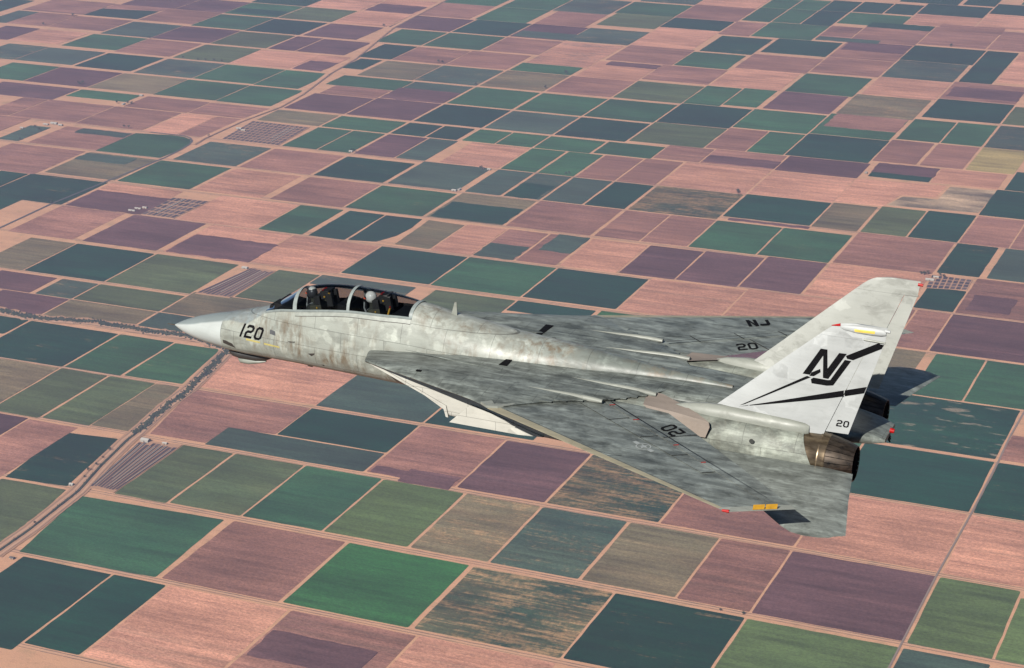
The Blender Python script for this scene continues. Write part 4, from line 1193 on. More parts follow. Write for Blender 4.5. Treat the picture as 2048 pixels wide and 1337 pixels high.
for s in (1, -1):
    xsn = [6.52 + (16.62 - 6.52) * i / 44 for i in range(45)]
    outer = [nac_ring(x, s) for x in xsn]
    inner = [nac_ring(x, s, .03) for x in (6.53, 6.9, 7.6, 8.6)]
    v, f = rings_mesh(inner[::-1] + outer, cap0=True, cap1=True)
    idx = [2] * (36 * 3) + []
    idx += [2] * 36
    for i in range(44):
        for k in range(36):
            idx.append(1 if xsn[i] < 11.2 else 0)
    idx += [2, 0]
    nac = J('engine_nacelle', v, f, [P_NAC, P_INLET, DARK], idx=idx, sharp=50)
    if s == 1: NAC_P = nac
    plate = [(8.62, -.675), (9.12, -.19), (9.6, -.27), (10.9, -.64), (10.3, -.685)]
    v = [(x, s * 1.985, z) for x, z in plate] + [(x, s * 1.90, z) for x, z in plate]
    J('inlet_side_plate', v, [tuple(range(5)), tuple(range(9, 4, -1))] + [(i, (i + 1) % 5, 5 + (i + 1) % 5, 5 + i) for i in range(5)], P_INLET, nac, smooth=False)
    lip = [(6.60, .372), (8.42, -.34), (8.50, -.60), (8.56, -.60), (8.50, -.33), (6.76, .372)]
    v = [(x, s * 1.905, z) for x, z in lip] + [(x, s * 1.86, z) for x, z in lip]
    J('inlet_lip', v, [tuple(range(6)), tuple(range(11, 5, -1))] + [(i, (i + 1) % 6, 6 + (i + 1) % 6, 6 + i) for i in range(6)], P_INLET, nac, smooth=False)
    J('vent_grille', [(15.62 + .055 * math.cos(a * math.tau / 16), s * 1.995, .12 + .055 * math.sin(a * math.tau / 16)) for a in range(16)], [tuple(range(16))], plain('grille_mesh', (.035, .037, .034), .7), nac, smooth=False)
    # fin root fairing
    rr = []
    for x, hw, zt, yy in ((13.75, .03, .47, 1.50), (14.0, .13, .55, 1.50), (14.5, .19, .62, 1.49), (15.1, .20, .63, 1.48), (15.8, .18, .60, 1.47), (16.3, .15, .56, 1.47), (16.62, .10, .52, 1.47), (16.72, .05, .47, 1.47)):
        rr.append([(x, s * yy + hw * math.cos(a * math.tau / 14), .36 + (zt - .36) * math.sin(a * math.tau / 14)) for a in range(14)])
    J('fin_root_fairing', *rings_mesh(rr), P_FAIR, nac)
    # inflatable seal the wing slides over, tan fabric on the nacelle shoulder
    bag = [(12.95, .98, .455), (13.35, 1.12, .492), (13.9, 1.48, .478), (14.35, 1.80, .462), (14.66, 2.01, .40), (14.70, 2.045, .30), (14.62, 2.06, .05), (14.2, 2.06, .05), (13.6, 2.05, .22), (13.1, 1.75, .44)]
    cen = (13.85, 1.86, .43)
    v = [(x, s * y, z) for x, y, z in bag + [cen]]
    J('wing_seal', v, [(i, (i + 1) % 10, 10) for i in range(10)], P_BAG, nac)
    # nozzle: hot section, ring, petals, dark liner
    def lathe(prof, yc, zc, n=48, cap=False):
        rr = [[(x, s * yc + r * math.cos(a * math.tau / n), zc + r * math.sin(a * math.tau / n)) for a in range(n)] for x, r in prof]
        return rings_mesh(rr, cap0=cap, cap1=cap)
    yc, zc = 1.425, -.235
    noz = J('exhaust_nozzle', *lathe([(16.2, .53), (16.6, .545), (16.98, .552), (17.0, .566), (17.04, .566), (17.06, .552), (17.16, .548), (17.19, .535)], yc, zc), METAL)
    J('nozzle_liner', *lathe([(17.17, .50), (17.72, .365), (17.73, .352), (17.5, .375), (17.1, .40), (16.5, .42), (16.49, .001)], yc, zc), DARK, noz)
    NP = 24
    for k in range(NP):
        a0 = k * math.tau / NP; a1 = a0 + math.tau / NP * .90
        v = []
        prof = ((17.175, .538), (17.35, .505), (17.55, .452), (17.70, .402), (17.755, .378))
        for x, r in prof:
            for q in range(4):
                a = a0 + (a1 - a0) * q / 3
                v.append((x, s * yc + r * math.cos(a), zc + r * math.sin(a)))
        for x, r in prof:
            for q in range(4):
                a = a0 + (a1 - a0) * q / 3
                v.append((x, s * yc + (r - .016) * math.cos(a), zc + (r - .016) * math.sin(a)))
        f = []
        for i in range(4):
            for q in range(3):
                b = i * 4 + q
                f.append((b, b + 1, b + 5, b + 4)); f.append((20 + b, 20 + b + 4, 20 + b + 5, 20 + b + 1))
            f.append((i * 4, i * 4 + 4, 24 + i * 4, 20 + i * 4)); f.append((i * 4 + 3, 23 + i * 4, 27 + i * 4, i * 4 + 7))
        for q in range(3):
            f.append((q, 20 + q, 21 + q, q + 1)); f.append((16 + q, 17 + q, 37 + q, 36 + q))
        J('petal', v, f, BURNT, noz, sharp=30)

# ---------------- wings, swept right back
LEI, LET = Vector((9.95, 3.22)), Vector((16.30, 6.12))
TEI, TET = Vector((12.75, .96)), Vector((17.50, 5.44))
def wing_pt(t, c, top, s):
    le = LEI.lerp(LET, t); te = TEI.lerp(TET, t)
    p = le.lerp(te, c)
    th = (.175 * (1 - t) + .062 * t)
    prof = (1.0 if c <= 0 else 0)
    yy = 2.6 * (0.2969 * math.sqrt(max(c, 0)) - 0.126 * c - 0.3516 * c * c + 0.2843 * c ** 3 - 0.1015 * c ** 4)
    zc = .395 - .02 * t
    z = zc + (th * .72 * yy if top else -th * .55 * yy)
    return (p.x, s * p.y, z)
def wing_panel(name, c0, c1, t0, t1, s, mat, parent, nt=18, nc=9, dz=0.0, sharp=40):
    rr = []
    for i in range(nt + 1):
        t = t0 + (t1 - t0) * i / nt
        cs = [c0 + (c1 - c0) * (k / nc) for k in range(nc + 1)]
        if c0 == 0: cs = [c1 * (k / nc) ** 1.8 for k in range(nc + 1)]
        up = [wing_pt(t, c, True, s) for c in cs]
        lo = [wing_pt(t, c, False, s) for c in cs]
        if c0 == 0: lo = lo[1:]
        rr.append([(x, y, z + dz) for x, y, z in up + lo[::-1]])
    return J(name, *rings_mesh(rr), mat, parent, sharp=sharp)
WINGS = {}
for s in (1, -1):
    wing = wing_panel('wing', .068, .70, 0, .966, s, P_WING, None)
    WINGS[s] = wing
    wing_panel('slat', 0, .066, .02, .52, s, P_SLAT, wing)
    wing_panel('slat', 0, .066, .524, .965, s, P_SLAT, wing)
    wing_panel('flap', .709, 1.0, .0, .402, s, P_WING, wing)
    wing_panel('flap', .709, 1.0, .404, .966, s, P_WING, wing)
    # rounded tip
    rr = []
    cs = [0, .01, .03, .072, .15, .25, .37, .5, .62, .74, .85, .94, 1.0]
    for i, t in enumerate((.967, .978, .988, .996, 1.0)):
        q = (0, .1, .3, .62, .93)[i]
        up, lo = [], []
        for c in cs:
            cc = .03 * q ** 2 + c * (1 - .03 * q ** 2)
            a, b = Vector(wing_pt(t, cc, True, s)), Vector(wing_pt(t, cc, False, s))
            m_ = (a + b) / 2
            up.append(tuple(m_ + (a - m_) * (1 - q))); lo.append(tuple(m_ + (b - m_) * (1 - q)))
        rr.append(up + lo[::-1][1:-1])
    tip = J('wing_tip', *rings_mesh(rr), P_FAIR, wing)
    # lamps at the tip
    a = Vector(wing_pt(.985, .03, True, s)); b = Vector(wing_pt(.985, .03, False, s)); cc = (a + b) / 2
    J('tip_lamp', *tube(cc + Vector((-.05, s * .03, 0)), cc + Vector((.09, s * .02, 0)), .022, .034, 10), REDM if s == 1 else PALE, wing)
    # spoilers on the upper surface
    for k, (t0, t1) in enumerate(((.06, .22), (.225, .385), (.39, .55), (.555, .70))):
        pts = [wing_pt(t0 + (t1 - t0) * i / 4, .55, True, s) for i in range(5)] + [wing_pt(t1 - (t1 - t0) * i / 4, .675, True, s) for i in range(5)]
        v = [(x, y, z + .010) for x, y, z in pts] + [(x, y, z - .004) for x, y, z in pts]
        f = [tuple(range(10)), tuple(range(19, 9, -1))] + [(i, (i + 1) % 10, 10 + (i + 1) % 10, 10 + i) for i in range(10)]
        J('spoiler', v, f, P_WING, wing, sharp=20)
    # flap hinge fairings, red tipped on the near wing
    for t in (.10, .24, .47, .62) if s == 1 else ():
        p0, p1 = Vector(wing_pt(t, .70, True, s)), Vector(wing_pt(t, .745, True, s))
        J('hinge_mark', *tube(p0 + Vector((0, 0, .006)), p1 + Vector((0, 0, .006)), .008, .012, 6), plain('dark_red_paint', (.22, .012, .012)), wing)

for s in (1,):
    lens = [(9.86, 3.12), (10.02, 2.98), (10.35, 2.84), (10.62, 2.80), (10.55, 2.98), (10.30, 3.22), (10.05, 3.26)]
    v = [(x, s * y, .462 - .02 * (y - 2.8)) for x, y in lens] + [(x, s * y, .40) for x, y in lens]
    k = len(lens)
    J('glove_seal', v, [tuple(range(k)), tuple(range(2 * k - 1, k - 1, -1))] + [(i, (i + 1) % k, k + (i + 1) % k, k + i) for i in range(k)], P_FAIR, GLOVE_P if s == 1 else GLOVE_S, smooth=False)
# ---------------- stabilators
ST_OUT = [(14.35, 1.98), (16.62, 4.36), (17.03, 4.76), (17.28, 4.94), (17.55, 5.00), (17.85, 4.97), (18.06, 4.90), (18.12, 4.83), (18.34, 4.70), (18.05, 3.30), (17.84, 2.06), (17.3, 1.98)]
for s in (1, -1):
    def zs_(y): return -.20 - (abs(y) - 2.0) * .055
    v, f = [], []
    n = len(ST_OUT)
    cxy = Vector((16.9, 3.2))
    rings3 = []
    for k, (sc, th) in enumerate(((1.0, .004), (.955, .022), (.80, .048), (.45, .060))):
        rings3.append([(cxy.x + (x - cxy.x) * sc, cxy.y + (y - cxy.y) * sc, th) for x, y in ST_OUT])
    up = [[(x, s * y, zs_(y) + th) for x, y, th in r] for r in rings3]
    lo = [[(x, s * y, zs_(y) - th) for x, y, th in r] for r in rings3]
    v, f = rings_mesh(lo[::-1] + up, cap0=True, cap1=True)
    stab = J('stabilator', v, f, P_STAB, sharp=60)

# ---------------- fins
def fin_y(z): return 1.376 + .0875 * z
FOUT_LE = [(.30, 14.32), (.64, 14.70), (1.2, 15.31), (1.8, 15.95), (2.4, 16.60), (2.70, 16.93), (2.80, 17.05), (2.87, 17.16), (2.92, 17.30), (2.95, 17.50)]
def fin_le(z): return interp([(a, b) for a, b in FOUT_LE], z)[0]
def fin_te(z): return 17.545 + (z - .40) * .288 if z < 2.64 else 18.19 + (z - 2.64) * .10
def hinge(z): return 17.07 + (z - .45) * .381
FINS = {}
def fin_panel(name, z0, z1, fa, fb, s, mat, parent, nz=16, bottom=None):
    rr = []
    for i in range(nz + 1):
        z = z0 + (z1 - z0) * i / nz
        a, b = fa(z), fb(z)
        le, te = fin_le(z), fin_te(z)
        th = .085 * (1 - (z - .3) / 2.9) + .016
        side = []
        for k in range(9):
            x = a + (b - a) * k / 8
            c = min(max((x - le) / (te - le), 0), 1)
            w = th * min(1, math.sqrt(c * 6) if c < .17 else 1) * (1 if c < .45 else 1 - (c - .45) / .55 * .88)
            side.append((x, w))
        rr.append([(x, s * (fin_y(z) + w), z) for x, w in side] + [(x, s * (fin_y(z) - w), z) for x, w in side[::-1]])
    return J(name, *rings_mesh(rr), mat, parent, sharp=50)
for s in (1, -1):
    mat = P_FIN if s == 1 else P_FIN2
    fin = fin_panel('tail_fin', .30, 2.605, fin_le, hinge, s, mat, None)
    fin_panel('fin_tip', 2.609, 2.95, fin_le, fin_te, s, mat, fin, 8)
    FINS[s] = fin
    fin_panel('rudder', .40, 2.60, lambda z: hinge(z) + .012, fin_te, s, mat, fin)
    if s == 1: J('tip_lamp', *tube((17.06, s * fin_y(2.835), 2.835), (17.25, s * fin_y(2.87), 2.875), .008, .034, 10), REDM if s == 1 else mat, fin)
    J('aft_lamp', *tube((18.17, s * fin_y(2.86), 2.88), (18.28, s * fin_y(2.86), 2.87), .036, .03, 10), REDM if s == -1 else mat, fin)
    J('hinge_fairing', *tube((17.75, s * (fin_y(2.63) + s * .0 + .02), 2.63), (18.20, s * (fin_y(2.63) + .012), 2.615), .024, .020, 10), P_FAIR, fin)
    # tip fairing pod
    rr = []
    if s == -1: rr = None
    for x, r in ((17.2, .012), (17.35, .032), (17.6, .045), (17.9, .045), (18.1, .040), (18.2, .026)):
        if rr is not None: rr.append([(x, s * fin_y(2.83) + 1.35 * r * math.cos(a * math.tau / 14), 2.83 + 2.0 * r * math.sin(a * math.tau / 14)) for a in range(14)])
    if rr: J('tip_fairing', *rings_mesh(rr), mat, fin)
    # ventral fin under the nacelle
    J('ventral_fin', [(15.0, s * 1.62, -.75), (16.6, s * 1.62, -.72), (16.55, s * 1.78, -1.20), (15.75, s * 1.78, -1.20), (15.0, s * 1.66, -.75), (16.6, s * 1.66, -.72), (16.55, s * 1.80, -1.20), (15.75, s * 1.80, -1.20)],
      [(0, 1, 2, 3), (4, 5, 6, 7), (0, 1, 5, 4), (1, 2, 6, 5), (2, 3, 7, 6), (3, 0, 4, 7)], P_NAC, smooth=False)

# ---------------- chin sensor pod, probes and vents of the nose
rr = []
for x, hw, zt, zb in ((1.90, .10, -.60, -.80), (2.0, .14, -.60, -.84), (2.16, .155, -.62, -.86), (2.6, .15, -.62, -.86), (2.9, .11, -.64, -.80), (3.06, .04, -.65, -.72)):
    rr.append([(x, hw * math.cos(a * math.tau / 16), (zt + zb) / 2 + (zt - zb) / 2 * math.sin(a * math.tau / 16)) for a in range(16)])
pod = J('chin_pod', *rings_mesh(rr), plain('pod_painted_shade', (.03, .03, .03), .5))  # shadow under the nose is put into the pod's near-black colour
rr = []
for x, hw, zt, zb in ((2.10, .03, -.84, -.93), (2.16, .085, -.82, -.985), (2.4, .09, -.82, -.99), (2.7, .07, -.82, -.92), (2.86, .03, -.82, -.86)):
    rr.append([(x, hw * math.cos(a * math.tau / 12), (zt + zb) / 2 + (zt - zb) / 2 * math.sin(a * math.tau / 12)) for a in range(12)])
J('pod_fairing', *rings_mesh(rr), P_FAIR, pod)
J('blade_antenna', [(3.9, .012, -.66), (4.15, .012, -.66), (4.15, -.012, -.66), (3.9, -.012, -.66), (4.02, .005, -.78), (4.14, .005, -.78), (4.14, -.005, -.78), (4.02, -.005, -.78)],
  [(0, 1, 2, 3), (4, 5, 6, 7), (0, 1, 5, 4), (1, 2, 6, 5), (2, 3, 7, 6), (3, 0, 4, 7)], P_NAC, smooth=False)

# ---------------- markings, laid on the skin
def bvh_of(o):
    me = o.data
    return BVHTree.FromPolygons([v.co.copy() for v in me.vertices], [tuple(p.vertices) for p in me.polygons])
def stroke(pts, w, closed=False):
    """mitred thick line -> quads"""
    P = [Vector(p) for p in pts]
    n = len(P); L, Rr = [], []
    for i in range(n):
        a = P[i - 1] if (i > 0 or closed) else None
        b = P[(i + 1) % n] if (i < n - 1 or closed) else None
        d0 = (P[i] - a).normalized() if a is not None else None
        d1 = (b - P[i]).normalized() if b is not None else None
        if d0 is None: d0 = d1
        if d1 is None: d1 = d0
        t = (d0 + d1).normalized(); nn = Vector((-t.y, t.x))
        k = w / 2 / max(.35, nn.dot(Vector((-d1.y, d1.x))))
        L.append(P[i] + nn * k); Rr.append(P[i] - nn * k)
    out = []
    for i in range(n if closed else n - 1):
        j = (i + 1) % n
        out.append([L[i], L[j], Rr[j], Rr[i]])
    return out
def glyph(ch, w=.62, t=.17):
    h = t / 2; c = .12
    if ch == '1': return stroke([(w * .5, 0), (w * .5, 1)], t)
    if ch == '0': return stroke([(h, h + c), (h + c, h), (w - h - c, h), (w - h, h + c), (w - h, 1 - h - c), (w - h - c, 1 - h), (h + c, 1 - h), (h, 1 - h - c)], t, True)
    if ch == '2': return stroke([(h, .74), (h, 1 - h - c * .5), (h + c * .5, 1 - h), (w - h - c, 1 - h), (w - h, 1 - h - c), (w - h, .5 + c), (w - h - c, .5), (h + c, .5), (h, .5 - c), (h, h), (w, h)], t)
    if ch == 'N': return stroke([(h, 0), (h, 1)], t) + [[Vector((t, 1)), Vector((t, .62)), Vector((w - t, 0)), Vector((w - t, .38))]] + stroke([(w - h, 0), (w - h, 1)], t)
    if ch == 'J': return stroke([(0, .22), (h + .02, h), (w - h - c, h), (w - h, h + c), (w - h, .85)], t)
def text_polys(txt, adv, w=.62, t=.17, slant=0.0):
    out = []
    for i, ch in enumerate(txt):
        for q in glyph(ch, w, t):
            out.append([Vector((p.x + (.22 if ch == '1' else 0) + i * adv + slant * p.y, p.y)) for p in q])
    return out
def decal(name, polys, to3, bvh, ray, mat, parent, lift=.004, cuts=2):
    """polys are flat; each corner is carried to the frame of the aircraft, then dropped on the skin along ray"""
    bm = bmesh.new()
    for q in polys:
        vs_ = [bm.verts.new((p[0], p[1], 0)) for p in q]
        try: bm.faces.new(vs_)
        except ValueError: pass
    bmesh.ops.triangulate(bm, faces=bm.faces)
    if cuts: bmesh.ops.subdivide_edges(bm, edges=bm.edges, cuts=cuts, use_grid_fill=True)
    rv = Vector((ray[0], -ray[1], ray[2])).normalized()
    for vtx in bm.verts:
        x, y, z = to3(vtx.co.x, vtx.co.y)
        p = Vector((x, -y, z))
        if bvh is not None:
            hit = bvh.ray_cast(p - rv * 3.0, rv, 6.0)
            if hit[0] is not None: p = hit[0]
        vtx.co = p - rv * lift
    bmesh.ops.recalc_face_normals(bm, faces=bm.faces)
    for fc in bm.faces:
        if fc.normal.dot(rv) > 0: fc.normal_flip()
    me = bpy.data.meshes.new(name); bm.to_mesh(me); bm.free()
    me.materials.append(mat)
    o = bpy.data.objects.new(name, me); COL.objects.link(o); o.parent = parent
    return o
BF = bvh_of(fuselage)
side = lambda u, v: (u, .6, v)
decal('nose_number', [[(2.275 + .305 * p.x, -.090 + .325 * p.y) for p in q] for q in text_polys('120', .88, .72, .19, .36)], side, BF, (0, -1, 0), BLACK, fuselage)['label'] = 'black slanted digits 120'
STRIPY = plain('faded_yellow_strip', (0.42, 0.35, 0.12), 0.6)
decal('formation_strip', [[(2.62, -.150), (3.02, -.160), (3.02, -.118), (2.62, -.100)]], side, BF, (0, -1, 0), STRIPY, fuselage)
decal('formation_strip', [[(3.13, -.17), (3.56, -.185), (3.56, -.145), (3.13, -.125)]], side, BF, (0, -1, 0), STRIPY, fuselage)
decal('sensor_patch', [[(3.29, .13), (3.45, .11), (3.44, .215), (3.29, .235)]], side, BF, (0, -1, 0), plain('grey_patch', (.07, .075, .08)), fuselage)
SOOT = plain('soot_mark', (.035, .030, .026), .8)
for _q in [[(3.78, .035), (3.86, .015), (3.99, .03), (4.0, .06), (3.93, .05)], [(4.34, -.19), (4.42, -.245), (4.50, -.20), (4.52, -.15), (4.42, -.17)], [(4.62, -.46), (4.70, -.50), (4.72, -.45)]]:
    decal('vent_scoop', [_q], side, BF, (0, -1, 0), SOOT, fuselage)
decal('gun_port', [[(1.94, -.36), (2.28, -.44), (2.20, -.32), (2.02, -.27), (1.93, -.27)]], side, BF, (0, -1, 0), SOOT, fuselage)
RAIL = plain('canopy_rail_paint', (0.27, 0.285, 0.255), .45)
rail = []
for i in range(16):
    x0 = 3.96 + i * .188; x1 = x0 + .188
    a, b = interp(FUS, x0)[4], interp(FUS, x1)[4]
    rail.append([(x0, a - .105), (x1, b - .105), (x1, b - .018), (x0, a - .018)])
decal('canopy_rail', rail, side, BF, (0, -1, 0), RAIL, fuselage, .006, 1)
rail = [[(q[0][0], q[0][1] - .012), (q[1][0], q[1][1] - .012), q[1], q[0]] for q in rail]
decal('rail_gap', rail, side, BF, (0, -1, 0), SOOT, fuselage, .005, 0)
# fin art on the near fin
NJ = {
 'letter_n': [[(16.515, 1.663), (16.869, 2.292), (17.011, 2.291), (16.666, 1.661)], [(17.011, 2.291), (16.93, 2.14), (16.949, 1.633), (17.061, 1.625), (17.035, 1.86)], [(17.061, 1.625), (17.418, 2.256), (17.26, 2.254), (17.035, 1.86)]],
 'letter_j': [[(17.384, 2.114), (17.52, 2.109), (17.173, 1.492), (17.104, 1.608)], [(17.104, 1.608), (17.173, 1.492), (17.037, 1.465), (17.047, 1.598)], [(17.047, 1.598), (17.037, 1.465), (16.717, 1.472), (16.696, 1.566), (16.752, 1.61)]],
 'upper_streak': [[(17.401, 2.209), (18.076, 2.609), (18.179, 2.599), (18.13, 2.476), (17.557, 2.132), (17.43, 2.145)]],
 'lightning_streak': [[(15.181, .691), (16.613, 1.628), (16.694, 1.607), (15.295, .74)]],
 'streak_kink': [[(16.661, 1.636), (16.705, 1.723), (16.882, 1.83), (16.895, 1.756), (16.757, 1.642)]],
 'lower_streak': [[(15.165, .66), (17.055, 1.30), (17.055, 1.165)], [(17.055, 1.30), (17.400, 1.412), (17.405, 1.272), (17.055, 1.165)], [(17.420, 1.418), (17.872, 1.568), (17.825, 1.411), (17.424, 1.278)]]}
RUD = [c for c in FINS[1].children if c.name.startswith('rudder')][0]
vb, fb = [], []
for ob in [FINS[1]] + [c for c in FINS[1].children if c.name.split('.')[0] in ('rudder', 'fin_tip')]:
    b = len(vb); vb += [v_.co.copy() for v_ in ob.data.vertices]; fb += [tuple(b + i for i in p.vertices) for p in ob.data.polygons]
BFIN = BVHTree.FromPolygons(vb, fb)
fside = lambda u, v: (u, fin_y(v) + .1, v)
for nm, pl in NJ.items():
    decal(nm, pl, fside, BFIN, (0, -1, 0), BLACK, FINS[1], .005, 3)
decal('tail_number', [[(17.275 + .165 * p.x, .555 + .155 * p.y) for p in q] for q in text_polys('20', .86, .72, .19, .15)], fside, BFIN, (0, -1, 0), BLACK, FINS[1], .005)
BT = bvh_of([c for c in FINS[1].children if c.name.startswith('tip_fairing')][0])
decal('formation_strip', [[(17.545, 2.845), (17.98, 2.862), (17.975, 2.802), (17.56, 2.787)]], fside, BT, (0, -1, 0), YELLOW, FINS[1])
# wing numbers and the star
vb, fb = [], []
BW = {}
for s in (1, -1):
    vb, fb = [], []
    for ob in [WINGS[s]] + [c for c in WINGS[s].children if c.name.split('.')[0] in ('flap', 'wing_tip', 'slat')]:
        b = len(vb); vb += [v_.co.copy() for v_ in ob.data.vertices]; fb += [tuple(b + i for i in p.vertices) for p in ob.data.polygons]
    BW[s] = BVHTree.FromPolygons(vb, fb)
def wing_text(txt, org, rt, up, s, name, adv=.86, w=.72, t=.18):
    pl = [[tuple(p) for p in q] for q in text_polys(txt, adv, w, t)]
    return decal(name, pl, lambda u, v: (org[0] + rt[0] * u + up[0] * v, org[1] + rt[1] * u + up[1] * v, .5), BW[s], (0, 0, -1), BLACK, WINGS[s], .006)
wing_text('20', (14.02, -2.42), (.255, -.205), (-.19, -.37), -1, 'wing_number')
wing_text('20', (14.40, 2.74), (-.255, -.205), (-.19, .37), 1, 'wing_number')
wing_text('NJ', (13.80, -4.06), (.245, -.178), (-.22, -.42), -1, 'wing_letters', 1.0, .86, .28)
SEAM = plain('seam_soot', (.022, .022, .020), .8, 0.0, .1)
for s in (1, -1):
    def wp(t, c):
        q = wing_pt(t, c, True, s); return (q[0], s * q[1] * s)
    seams = []
    for c0, c1, ta, tb in ((.7015, .7085, .09, .955), (.0655, .069, .06, .90))[:2 if s == 1 else 1]:
        seams += [[wp(ta + (tb - ta) * i / 14, c0), wp(ta + (tb - ta) * (i + 1) / 14, c0), wp(ta + (tb - ta) * (i + 1) / 14, c1), wp(ta + (tb - ta) * i / 14, c1)] for i in range(14)]
    for tt in (.2225, .3875, .5525, .70):
        seams.append([wp(tt - .0022, .55), wp(tt + .0022, .55), wp(tt + .0022, .694), wp(tt - .0022, .694)])
    seams += [[wp(.403 - .0018, .715), wp(.403 + .0018, .715), wp(.403 + .0018, .99), wp(.403 - .0018, .99)], [wp(.522 - .0018, .005), wp(.522 + .0018, .005), wp(.522 + .0018, .16), wp(.522 - .0018, .16)]][:2 if s == 1 else 1]
    for c0 in (.547,):
        seams += [[wp(.06 + .64 * i / 10, c0 - .0018), wp(.06 + .64 * (i + 1) / 10, c0 - .0018), wp(.06 + .64 * (i + 1) / 10, c0 + .0018), wp(.06 + .64 * i / 10, c0 + .0018)] for i in range(10)]
    so = decal('panel_seams', seams, lambda u, v: (u, v, .5), BW[s], (0, 0, -1), SEAM, WINGS[s], .012, 0)
    so['kind'] = 'stuff'
def star_polys(c, r, ang):
    pts = []
    for k in range(10):
        a = ang + k * math.pi / 5
        q = r if k % 2 == 0 else r * .40
        pts.append((c[0] + q * math.cos(a), c[1] + q * math.sin(a)))
    out = [[pts[2 * k], pts[2 * k + 1], c, pts[2 * k - 1]] for k in range(5)]
    return out
def ring_polys(c, r0, r1, n=28):
    return [[(c[0] + r * math.cos(a * math.tau / n), c[1] + r * math.sin(a * math.tau / n)) for r, a in ((r0, k), (r1, k), (r1, k + 1), (r0, k + 1))] for k in range(n)]
sc = (13.83, 3.86)
rt = Vector((.80, .52)).normalized(); up2 = Vector((-rt.y, rt.x))
bars = []
for sg in (-1, 1):
    c0 = Vector(sc) + rt * sg * .17
    c1 = Vector(sc) + rt * sg * .31
    bars.append([c0 + up2 * .05, c1 + up2 * .05, c1 - up2 * .05, c0 - up2 * .05])
decal('star_insignia', star_polys(sc, .13, .4) + ring_polys(sc, .135, .165) + bars, lambda u, v: (u, v, .5), BW[1], (0, 0, -1), PALE, WINGS[1], .006, 1)
for _q in [[(16.72, 5.82), (16.92, 5.705), (16.95, 5.755), (16.75, 5.87)], [(16.94, 5.695), (17.14, 5.58), (17.17, 5.63), (16.97, 5.745)]]:
    decal('formation_light', [_q], lambda u, v: (u, v, .5), BW[1], (0, 0, -1), AMBER, WINGS[1], .010, 1)

# ================================================================== the two crew
SUIT = plain('olive_flight_suit', (0.035, 0.036, 0.026), 0.9)
HARN = plain('survival_vest', (0.020, 0.021, 0.018), 0.9)
HWHITE = plain('white_helmet_shell', (0.78, 0.76, 0.70), 0.3)
HDARK = plain('dark_visor', (0.010, 0.010, 0.012), 0.12)
HORANGE = plain('orange_tape', (0.70, 0.10, 0.04), 0.5)
HOSE = plain('mask_hose', (0.22, 0.23, 0.23), 0.6)
def skin_body(name, joints, edges, radii, mat, parent):
    me = bpy.data.meshes.new(name)
    me.from_pydata([(x, -y, z) for x, y, z in joints], edges, [])
    o = bpy.data.objects.new(name, me)
    COL.objects.link(o)
    o.modifiers.new('skin', 'SKIN')
    lay = me.skin_vertices[0].data
    for i, r in enumerate(radii):
        lay[i].radius = (r, r * .92)
        lay[i].use_root = (i == 0)
    sb = o.modifiers.new('sub', 'SUBSURF'); sb.levels = 2; sb.render_levels = 2
    dg = bpy.context.evaluated_depsgraph_get()
    me2 = bpy.data.meshes.new_from_object(o.evaluated_get(dg))
    o.modifiers.clear(); o.data = me2
    me2.materials.clear(); me2.materials.append(mat)
    for p in me2.polygons: p.use_smooth = True
    o.parent = parent
    return o
def lathe3(c, rx, ry, rz, n=20, m=14, lo=-1.0, hi=1.0):
    v, rr = [], []
    for i in range(m + 1):
        t = lo + (hi - lo) * i / m
        a = t * math.pi / 2
        rr.append([(c[0] + rx * math.cos(a) * math.cos(k * math.tau / n), c[1] + ry * math.cos(a) * math.sin(k * math.tau / n), c[2] + rz * math.sin(a)) for k in range(n)])
    return rings_mesh(rr)
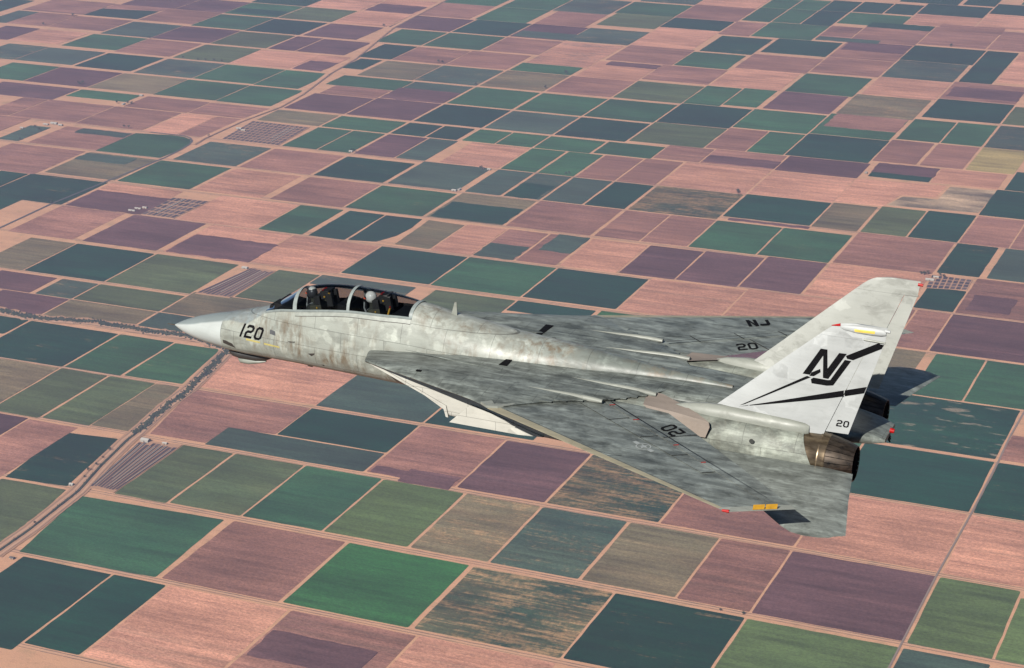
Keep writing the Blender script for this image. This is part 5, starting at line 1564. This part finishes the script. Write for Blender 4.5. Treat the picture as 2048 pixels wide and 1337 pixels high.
def crew(x, z, yaw, white, label):
    """seated, strapped in, seen over the sill from the chest up; (x, z) is the helmet centre"""
    root = empty('person')
    root.matrix_world = JM
    tag(root, label, 'person', 'crew of the aircraft')
    jt = [(x + .20, 0, z - .74), (x + .17, 0, z - .55), (x + .14, 0, z - .38), (x + .10, 0, z - .22), (x + .05, 0, z - .13), (x + .01, 0, z - .02), (x, 0, z + .05)]
    rd = [.15, .15, .165, .13, .062, .085, .075]
    ed = [(0, 1), (1, 2), (2, 3), (3, 4), (4, 5), (5, 6)]
    for s in (1, -1):
        b = len(jt)
        jt += [(x + .13, s * .17, z - .27), (x + .08, s * .25, z - .48), (x - .02, s * .24, z - .58), (x - .18, s * .15, z - .56), (x - .235, s * .12, z - .555)]
        rd += [.082, .062, .055, .042, .034]
        ed += [(3, b), (b, b + 1), (b + 1, b + 2), (b + 2, b + 3), (b + 3, b + 4)]
        # five bent fingers closing on the grip
        for k in range(4):
            c = len(jt)
            yy = s * .12 + (k - 1.5) * .021
            jt += [(x - .275, yy, z - .545), (x - .30, yy, z - .565), (x - .292, yy, z - .595)]
            rd += [.010, .009, .008]
            ed += [(b + 4, c), (c, c + 1), (c + 1, c + 2)]
        c = len(jt)
        jt += [(x - .235, s * .075, z - .55), (x - .265, s * .06, z - .565)]
        rd += [.011, .009]
        ed += [(b + 4, c), (c, c + 1)]
        b2 = len(jt)
        jt += [(x + .12, s * .10, z - .80), (x - .28, s * .17, z - .68), (x - .55, s * .16, z - .98)]
        rd += [.10, .075, .055]
        ed += [(0, b2), (b2, b2 + 1), (b2 + 1, b2 + 2)]
    body = skin_body('body', jt, ed, rd, SUIT, root)
    def piece(name, v, f, mat, par=None, smooth=True):
        ca, sa = math.cos(yaw), math.sin(yaw)
        vv = []
        for a, b, c in v:
            dx, dy = a - x, b
            vv.append((x + dx * ca - dy * sa, dx * sa + dy * ca, c))
        return link_mesh(name, [(a, -b, c) for a, b, c in vv], f, mat, par or root, smooth)
    hel = piece('helmet', *lathe3((x + .015, 0, z + .03), .145, .125, .145, lo=-.55), HWHITE if white else plain('dark_taped_helmet', (.05, .05, .055), .35))
    if not white: piece('helmet_patch', *lathe3((x + .02, .0, z + .10), .10, .10, .082, lo=.1), HWHITE, hel)
    piece('visor', *lathe3((x - .035, 0, z + .02), .118, .112, .085, lo=-.7, hi=.8), HDARK, hel)
    piece('oxygen_mask', *lathe3((x - .115, 0, z - .075), .065, .06, .07), HDARK, hel)
    piece('helmet_tape', *lathe3((x - .10, .03, z - .005), .066, .085, .022), HORANGE, hel)
    piece('mask_hose', *merge(tube((x - .15, .03, z - .11), (x - .14, .06, z - .25), .020, .020), tube((x - .14, .06, z - .25), (x - .02, .12, z - .38), .020, .022)), HOSE)
    piece('survival_vest', *lathe3((x + .10, 0, z - .36), .185, .215, .17, lo=-.8, hi=.75), HARN)
    for sg in (1, -1):
        piece('harness_strap', *merge(tube((x + .16, sg * .10, z - .17), (x - .03, sg * .085, z - .27), .016, .016), tube((x - .03, sg * .085, z - .27), (x - .07, sg * .05, z - .46), .016, .014)), HOSE)
    piece('shoulder_patch', *box((x - .02, .255, z - .40), .09, .012, .075), HORANGE, smooth=False)
    return root
crew(4.15, 1.10, .5, False, 'person in the front cockpit seat wearing a taped helmet and dark visor')
crew(5.70, 1.215, .1, True, 'person in the rear cockpit seat wearing a plain white helmet')
